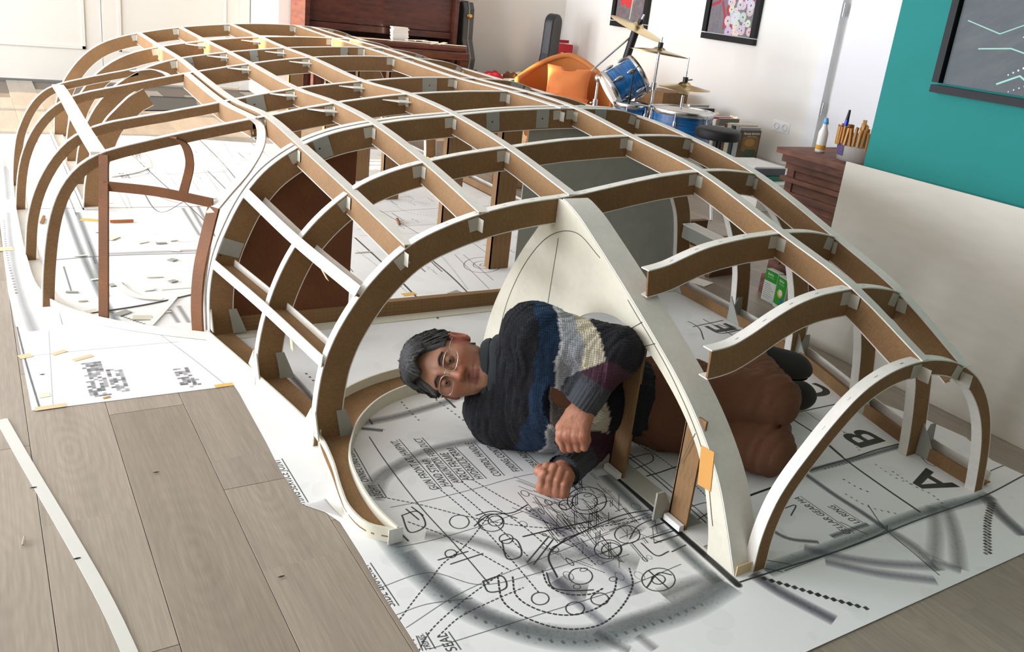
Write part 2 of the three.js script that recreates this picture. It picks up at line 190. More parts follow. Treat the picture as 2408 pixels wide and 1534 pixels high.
// floor: laminate boards run along z
{
  const woods = [0, 1, 2].map(k => {
    const base = [[160, 147, 131], [152, 138, 120], [165, 151, 133]][k];
    const t = dataTex(1024, 256, (u, v) => {                             // u along the board
      const w = vnoise(u * 4 + 9 * k, v * 3, 64) , c = 6 + 3 * k, d = Math.hypot((u - 0.35 - 0.2 * k) * 2.2, (v - 0.45) * 1.0 + 0.12 * (w - 0.5));
      const ring = Math.sin((d * 26 + 2.2 * vnoise(u * 8, v * 4, 64)) * 2.6), g = vnoise(u * 10, v * 64, 64), f = vnoise(u * 32 + 5, v * 64 + 3 * k, 64);
      const s = 0.95 + 0.028 * ring * Math.exp(-d * 2.2) + 0.07 * (g - 0.5) + 0.06 * (f - 0.5) + 0.06 * (vnoise(u * 2, v * 6 + 11, 64) - 0.5) + 0.06 * (vnoise(u * 3 + k, v * 2, 64) - 0.5);
      return base.map(b => Math.max(0, Math.min(255, b * s)));
    });
    return new THREE.MeshPhysicalMaterial({ map: t, roughness: 0.42, bumpMap: t, bumpScale: 0.0006, color: 0xffffff });
  });
  const PW = 0.1925, PL = 1.283, floor = struct('floor', box(XL - 0.2, 5.5, -0.14, -0.012, -9, 2.7), std(0x6d6357, 0.9), 'grey oak laminate floor', 'floor');
  const geo = [0, 1, 2, 3].map(k => { const g = new RoundedBoxGeometry(PW - 0.0012, 0.012, PL - 0.0012, 1, 0.0007); const p = g.attributes.position, uv = g.attributes.uv; for (let i = 0; i < p.count; i++) uv.setXY(i, 0.5 + p.getZ(i) / PL + 0.37 * k, 0.5 + p.getX(i) / PW * 0.98 + (k % 2 ? 0 : 0)); return g; });
  const off = { '-1': -2.24, 0: -1.39, 1: -1.06, 2: -1.87 };
  const spare = [[], [], []]; let n = 0;
  for (let r = -20; r < 28; r++) {
    const x = 0.0555 + (r + 0.5) * PW, o = off[r] ?? -(((r * 0.43 + 50) % 1) + 1) * PL;
    for (let k = -8; k < 4; k++) {
      const z = o + (k + 0.5) * PL; if (z < -8.2 || z > 2) continue;
      const near = x > -0.35 && x < 2.95 && z < -0.3 && z > -8.2 && !(x > 0.75 && x < 2.4 && z > -5.5 && z < -1.9);
      const g = geo[(r * 7 + k * 3 + 1000) % 4], m = (r * 5 + k * 2 + 1000) % 3;
      if (near && n < 290) { const b = mesh('plank', g, woods[m], floor); b.position.set(x, -0.006, z); n++; } else spare[m].push(g.clone().translate(x, -0.006, z));
    }
  }
  spare.forEach((s, i) => { const b = mesh('far_planks', merge(s), woods[i], floor); b.userData.kind = 'stuff'; });
}
// ---------------------------------------------------------------- the cardboard fuselage framework
const frame = thing('cardboard_fuselage_framework', 'large cardboard skeleton of an aircraft nose arching over the plan sheets', 'framework');
const CEN = V(1.5, -0.6, 0), FR = {};
for (const [k, f] of Object.entries(DATA.frames)) FR[k] = { z: f.z, pts: spline(f.p.map(p => [p[0], p[1], f.z]), f.p.length * 2) };
const yOn = (k, x) => {                                                   // height of frame k's outer edge over x (upper part)
  const P = FR[k].pts; let best = -1;
  for (let i = 1; i < P.length; i++) { const a = P[i - 1], b = P[i]; if ((a.x - x) * (b.x - x) <= 0 && a.x !== b.x) best = Math.max(best, a.y + (b.y - a.y) * (x - a.x) / (b.x - a.x)); }
  return best;
};
const zm = V(0, 0, -1), xm = V(1, 0, 0);
function rib(k, depth, name = 'rib', from = 0, width = 0.03, flat = 0.002) {
  const P = FR[k].pts.slice(from), c = V(1.5, 0.05, FR[k].z);
  if (['F8i', 'F9c'].includes(k)) c.x = 1.2;
  const web = mesh(name, sweepB(P, zm, c, 0.001, depth, 0, 0.006), M.kraft, frame);
  mesh('flange', sweepB(P, zm, c, -flat, 0.0012, -0.0005, width), M.card, web);
  mesh('inner_flange', sweepB(P, zm, c, depth, depth + 0.003, 0, width), M.card, web);
  return web;
}
const ribs = {};
for (const [k, d] of Object.entries({ F0: 0.038, F1: 0.072, F2: 0.072, F3: 0.072, F4: 0.072, F5: 0.075, F9: 0.075, F10: 0.075, F11: 0.075 })) ribs[k] = rib(k, d);
// the frames that run on as cockpit canopy hoops get a slimmer hoop and a deeper fuselage part
for (const k of ['F6', 'F7', 'F8']) {
  const P = FR[k].pts, i = P.findIndex(p => p.x > 0.86), c = V(1.5, 0.05, FR[k].z);
  const web = ribs[k] = mesh('rib', sweepB(P.slice(i - 1), zm, c, 0.001, 0.075, 0, 0.006), M.kraft, frame);
  mesh('flange', sweepB(P, zm, c, -0.002, 0.0012, -0.0005, 0.026), M.card, web);
  mesh('inner_flange', sweepB(P.slice(i - 1), zm, c, 0.075, 0.078, 0, 0.03), M.card, web);
  mesh('canopy_hoop', sweepB(P.slice(0, i + 1), zm, V(0.75, 0.1, FR[k].z), 0.001, 0.036, 0, 0.022), M.kraft, web);
}
ribs.F9c = rib('F9c', 0.034, 'canopy_hoop', 0, 0.022); ribs.F8i = rib('F8i', 0.085);
{ // second layer of the double frame behind F5
  const P = FR.F5.pts.map(p => p.clone().setZ(p.z - 0.042)), c = V(1.5, 0.05, FR.F5.z);
  const web = mesh('rib', sweepB(P, zm, c, 0.001, 0.075, 0, 0.006), M.kraft, frame); mesh('flange', sweepB(P, zm, c, -0.003, 0.0012, 0, 0.03), M.card, web);
}
// stringers along z: x at each frame; heights follow the frames
const FZ = k => FR[k].z;
const STR = {
  side_low: [['F5', 0.62, 0.253], ['F4', 0.678, 0.239], ['F3', 0.717, 0.235]], side_high: [['F5', 0.714, 0.492], ['F4', 0.759, 0.445], ['F3', 0.799, 0.424]],
  a: [['F11', 0.925], ['F10', 0.918], ['F9', 0.918], ['F8', 0.905], ['F7', 0.896], ['F6', 0.895], ['F5', 0.89], ['F4', 0.919], ['F3', 0.927]],
  a2: [['F8', 0.862], ['F7', 0.852], ['F6', 0.848]],
  b: [['F11', 1.178], ['F10', 1.170], ['F9', 1.170], ['F8', 1.166], ['F7', 1.160], ['F6', 1.155], ['F5', 1.148], ['F4', 1.157], ['F3', 1.141]],
  c: [['F11', 1.505], ['F10', 1.488], ['F9', 1.477], ['F8', 1.472], ['F7', 1.462], ['F6', 1.455], ['F5', 1.454], ['F4', 1.453], ['F3', 1.435]],
  d: [['F11', 1.955], ['F10', 1.948], ['F9', 1.948], ['F8', 1.937], ['F7', 1.930], ['F6', 1.920], ['F5', 1.918]],
  e: [['F11', 2.07], ['F10', 2.066], ['F9', 2.066], ['F8', 2.050], ['F7', 2.032], ['F6', 2.018], ['F5', 1.980], ['F4', 1.954], ['F3', 1.921], ['F2', 1.888], ['F1', 1.876], ['F0', 1.905]],
  f: [['F11', 2.372], ['F10', 2.372], ['F9', 2.376], ['F8', 2.364], ['F7', 2.36], ['F6', 2.34], ['F5', 2.300], ['F4', 2.258], ['F3', 2.185], ['F2', 2.135], ['F1', 2.090], ['F0', 2.100]],
};
const strings = {};
for (const [n, L] of Object.entries(STR)) {
  const pts = L.map(([k, x, y]) => V(x, y ?? yOn(k, x + 0.015), FZ(k)));
  const P = spline(pts, (pts.length - 1) * 8), low = n.startsWith('side'), inward = low ? V(1.5, -0.2, -2.4) : CEN.clone().setZ(-3);
  const N = P.map((p, i) => { const t = P[Math.min(i + 1, P.length - 1)].clone().sub(P[Math.max(i - 1, 0)]).normalize();
    const d = low ? V(1, n === 'side_low' ? -0.12 : -0.55, 0).normalize() : V(0, -1, 0); return d.addScaledVector(t, -d.dot(t)).normalize(); });
  const B = P.map((p, i) => { const t = P[Math.min(i + 1, P.length - 1)].clone().sub(P[Math.max(i - 1, 0)]).normalize(); const b = N[i].clone().cross(t).normalize(); if (b.x < 0 || (low && b.y > 0)) b.negate(); return b; });
  const s = strings[n] = mesh('stringer', sweep(P, N, B, 0, 0.066, 0.001, 0.007), M.kraft, frame);
  mesh('flange', sweep(P, N, B, -0.0045, -0.001, -0.002, 0.03), M.card, s);
  mesh('inner_flange', sweep(P, N, B, 0.066, 0.069, 0, 0.028), M.card, s);
}
// arched bulkhead panel under the middle stringer
{
  const out = [[-1.10, 0], [-1.145, 0.094], [-1.203, 0.197], [-1.285, 0.288], [-1.382, 0.366], [-1.496, 0.437], [-1.629, 0.514], [-1.793, 0.603], [-1.9, 0.655], [-1.985, 0.672], [-2.04, 0.61], [-2.085, 0.55], [-2.15, 0.465], [-2.22, 0.355], [-2.285, 0.228], [-2.322, 0.106], [-2.335, 0]];
  const hole = [[-1.19, 0], [-1.198, 0.05], [-1.228, 0.135], [-1.28, 0.228], [-1.347, 0.294], [-1.425, 0.348], [-1.522, 0.4], [-1.6, 0.426], [-1.675, 0.43], [-1.749, 0.41], [-1.81, 0.375], [-1.87, 0.315], [-1.93, 0.22], [-1.97, 0.11], [-1.98, 0]];
  const sp = (a, n) => new THREE.CatmullRomCurve3(a.map(([z, y]) => V(0, y, z)), false, 'centripetal').getSpacedPoints(n).map(p => [p.z, Math.max(0, p.y)]);
  const o = sp(out, 70), h = sp(hole, 60), web = mesh('bulkhead_panel', plateZY([...o, ...h.reverse()], 1.398, 1.404), M.cream, frame);
  const near = sp(out, 90).map(([z, y]) => V(1.4, y, z)), i = near.findIndex(p => p.z < -1.97);
  mesh('flange', sweepB(near.slice(0, i), V(1, 0, 0), V(1.4, 0, -1.7), -0.003, 0.001, -0.002, 0.085), M.card, web);
  mesh('side_strip', sweepB(near.slice(0, i - 6), V(1, 0, 0), V(1.4, 0, -1.7), 0.001, 0.07, 0.078, 0.084), M.kraft, web);
  mesh('bottom_tape', box(1.40, 1.484, 0, 0.03, -1.098, -1.0955), M.tapeT, web);
  // pencil construction lines on the near face
  const line = (pts, w = 0.0022) => mesh('pencil_line', sweepB(spline(pts.map(([z, y]) => V(1.3975, y, z)), 40), V(-1, 0, 0), V(1.4, -1, -1.7), -w / 2, w / 2, 0, 0.0003), M.pencil, web);
  line([[-2.24, 0.1], [-2.2, 0.28], [-2.11, 0.45], [-2.0, 0.56], [-1.88, 0.6], [-1.76, 0.565]]); line([[-1.965, 0.56], [-1.975, 0.37], [-1.985, 0.12]]);
  line([[-1.62, 0.495], [-1.4, 0.36], [-1.26, 0.23], [-1.19, 0.08]]); line([[-1.55, 0.46], [-1.585, 0.43]]); line([[-1.49, 0.425], [-1.545, 0.39]]); line([[-1.3, 0.27], [-1.33, 0.17]]);
  mesh('orange_patch', at(box(-0.0006, 0.0006, -0.05, 0.05, -0.022, 0.022), 1.3965, 0.205, -1.245, -0.12), M.tapeY, web).material = std(0xd59a4e, 0.8);
  // sill strip, posts and gussets in the arch
  mesh('sill_strip', box(1.402, 1.47, 0.003, 0.008, -1.74, -1.18), std(0xb6b3a2, 0.8), frame);
  mesh('sill_tape', box(1.404, 1.468, 0.0085, 0.0092, -1.285, -1.21), M.tapeW, frame);
  for (const [z, top] of [[-1.565, 0.42], [-1.31, 0.31]]) {
    const p = mesh('arch_post', merge([box(1.404, 1.41, 0.008, top, z - 0.032, z + 0.032), box(1.404, 1.47, 0.008, top - 0.01, z - 0.034, z - 0.028)]), M.kraft, frame);
    mesh('gusset', plateXY([[1.406, 0.008], [1.462, 0.008], [1.462, 0.03], [1.43, 0.085], [1.406, 0.085]], z - 0.04, z - 0.0345).translate(-0.05, 0, 0), M.grey, p);
    mesh('base_tape', box(1.385, 1.40, 0.008, 0.024, z - 0.03, z + 0.03), M.tapeW, p);
  }
}
// cross bulkhead at the double frame: brown left half, grey right half, doorway between
{
  const z = FR.F5.z, P = FR.F5.pts;
  const left = P.filter(p => p.x < 1.10 && p.y > 0.01).map(p => [p.x + 0.01, p.y - 0.02]);
  mesh('cross_bulkhead', plateXY([[0.61, 0.005], ...left, [1.10, 0.005]], z - 0.028, z - 0.022), std(0xffffff, 0.9, { map: scaled(kraftTex, 4, 4) }), frame).material = new THREE.MeshStandardMaterial({ color: 0xc79f86, map: M.kraft.map, roughness: 0.9 });
  const right = P.filter(p => p.x > 1.80 && p.y > 0.02 && p.x < 2.72).map(p => [p.x - 0.01, p.y - 0.02]);
  mesh('cross_bulkhead', plateXY([[1.80, 0.005], ...right, [2.70, 0.005]], z - 0.028, z - 0.022), M.grey, frame);
  mesh('sill_beam', box(0.62, 2.7, 0.003, 0.062, z - 0.05, z - 0.02), M.kraft, frame);
  mesh('sill_plate', box(0.62, 2.68, 0.002, 0.005, z - 0.02, z + 0.035), M.cream, frame);
}
// upright posts under the rear frames
for (const k of ['F6', 'F7', 'F8', 'F9', 'F10', 'F11']) for (const [x, w] of [[1.985, 0.05]]) {
  const z = FZ(k), y = yOn(k, x) - 0.07; mesh('upright_post', merge([box(x - w, x + w, 0.003, y, z - 0.03, z - 0.024), box(x - w, x - w + 0.006, 0.003, y, z - 0.07, z - 0.024)]), M.kraft, frame);
}
// floor rails
{
  const U = V(0, 1, 0), railPath = (pts, n = 60) => spline(pts.map(([x, z]) => V(x, 0, z)), n);
  const wall = (name, pts, h, inside, m, t = 0.005, y0 = 0.003) => mesh(name, sweepB(railPath(pts), U, inside, 0, t, y0, h), m, frame);
  const R = [[2.375, -1.10], [2.395, -1.31], [2.462, -1.58], [2.53, -1.78], [2.595, -1.99], [2.64, -2.4], [2.66, -2.79], [2.67, -3.3], [2.67, -6.3]];
  wall('rail_side', R, 0.045, V(3, 0, -2), M.kraft); wall('rail_side', R.map(([x, z]) => [x + 0.07, z]), 0.045, V(2, 0, -2), M.card);
  mesh('rail_base', sweepB(railPath(R), V(0, 1, 0), V(3, 0, -2), 0.004, 0.07, 0.012, 0.016), M.kraft, frame);
  const L = [[0.595, -2.77], [0.657, -2.40], [0.712, -2.0], [0.702, -1.86], [0.676, -1.72], [0.667, -1.64], [0.683, -1.56], [0.727, -1.517]];
  wall('rail_side', L, 0.04, V(1.5, 0, -2), M.cream);
  mesh('rail_base', sweepB(railPath(L.slice(0, 3)), U, V(1.5, 0, -2), 0.005, 0.09, 0.01, 0.014), M.kraft, frame);
  const ring = [[0.735, -1.515], [0.722, -1.60], [0.724, -1.72], [0.748, -1.855], [0.783, -1.934], [0.845, -2.034], [0.95, -2.131], [1.063, -2.18], [1.18, -2.19]];
  wall('ring_side', ring, 0.045, V(1.2, 0, -1.7), M.cream);
  const outer = [[0.667, -1.64], [0.69, -1.82], [0.716, -1.99], [0.76, -2.10], [0.845, -2.19], [0.95, -2.25], [1.07, -2.285], [1.18, -2.29]];
  wall('ring_side', outer.slice(2), 0.05, V(1.2, 0, -1.7), M.cream);
  const ip = railPath(ring, 50), op = railPath([[0.727, -1.517], [0.683, -1.56], ...outer], 50);
  mesh('ring_base', plateXZ([...ip.map(p => [p.x, p.z]), ...op.reverse().map(p => [p.x, p.z])], 0.016, 0.02), M.kraft, frame);
  mesh('end_tape', box(0.715, 0.75, 0.004, 0.043, -1.5145, -1.5125), M.tapeW, frame);
  // canopy sill
  const S = [[0.60, -2.77], [0.45, -2.87], [0.308, -2.99], [0.2, -3.14], [0.145, -3.32], [0.125, -3.7], [0.122, -4.2], [0.125, -4.55], [0.135, -4.95], [0.16, -5.3]];
  wall('canopy_sill', S, 0.03, V(1.5, 0, -4), M.card); mesh('canopy_sill_base', sweepB(railPath(S), U, V(1.5, 0, -4), 0.004, 0.05, 0.003, 0.007), M.card, frame);
  const I = [[0.40, -4.46], [0.40, -5.2], [0.40, -6.0], [0.40, -6.3]];
  mesh('rail_base', sweepB(railPath(I), U, V(3, 0, -5), 0, 0.07, 0.003, 0.012), M.card, frame); wall('rail_side', I, 0.035, V(3, 0, -5), M.card);
}
// canopy side window frames (taped strips)
{
  const strip = (name, pts, w, dir, m = M.kraft, t = 0.008) => { const P = spline(pts, 24); return mesh(name, sweepB(P, V(...dir).normalize(), V(1.2, 0.2, -3.4), 0, t, -w / 2, w / 2), m, frame); };
  const A = [0.355, 0.54, -3.19];
  const kd = new THREE.MeshStandardMaterial({ color: 0xd6b083, map: M.kraft.map, roughness: 0.75 });
  strip('window_post', [A, [0.335, 0.3, -3.1], [0.312, 0.0, -3.0]], 0.034, [0.75, 0, 0.66], kd);
  const bar = [[0.348, 0.44, -3.155], [0.50, 0.44, -3.06], [0.655, 0.425, -2.95]];
  strip('window_bar', bar, 0.032, [0, 1, 0], kd);
  strip('window_arch', [[0.575, 0.597, -3.20], [0.61, 0.58, -3.185], [0.622, 0.53, -3.15], [0.60, 0.44, -3.0]].map((p, i) => i === 3 ? [0.575, 0.445, -3.02] : p), 0.03, [0.8, 0, 0.6], kd);
  strip('window_edge', [[0.845, 0.672, -3.20], [0.872, 0.655, -3.19], [0.865, 0.60, -3.14], [0.79, 0.52, -3.04], [0.70, 0.45, -2.965], [0.645, 0.40, -2.93]], 0.034, [0.75, 0.1, 0.66], M.card);
  strip('window_edge', [[0.655, 0.415, -2.94], [0.62, 0.33, -2.89], [0.59, 0.22, -2.86], [0.578, 0.1, -2.845], [0.58, 0.0, -2.84]], 0.05, [0.5, 0, 0.87], kd);
  strip('canopy_top_bar', [[0.345, 0.543, -3.22], [0.345, 0.541, -3.72], [0.352, 0.54, -4.47], [0.36, 0.52, -4.94]], 0.05, [1, 0, 0], M.card, 0.012);
  strip('canopy_corner', [[0.70, 0.603, -4.93], [0.78, 0.626, -4.88], [0.81, 0.636, -4.72], [0.80, 0.648, -4.5]], 0.034, [0.7, 0, 0.7], M.card, 0.004);
}
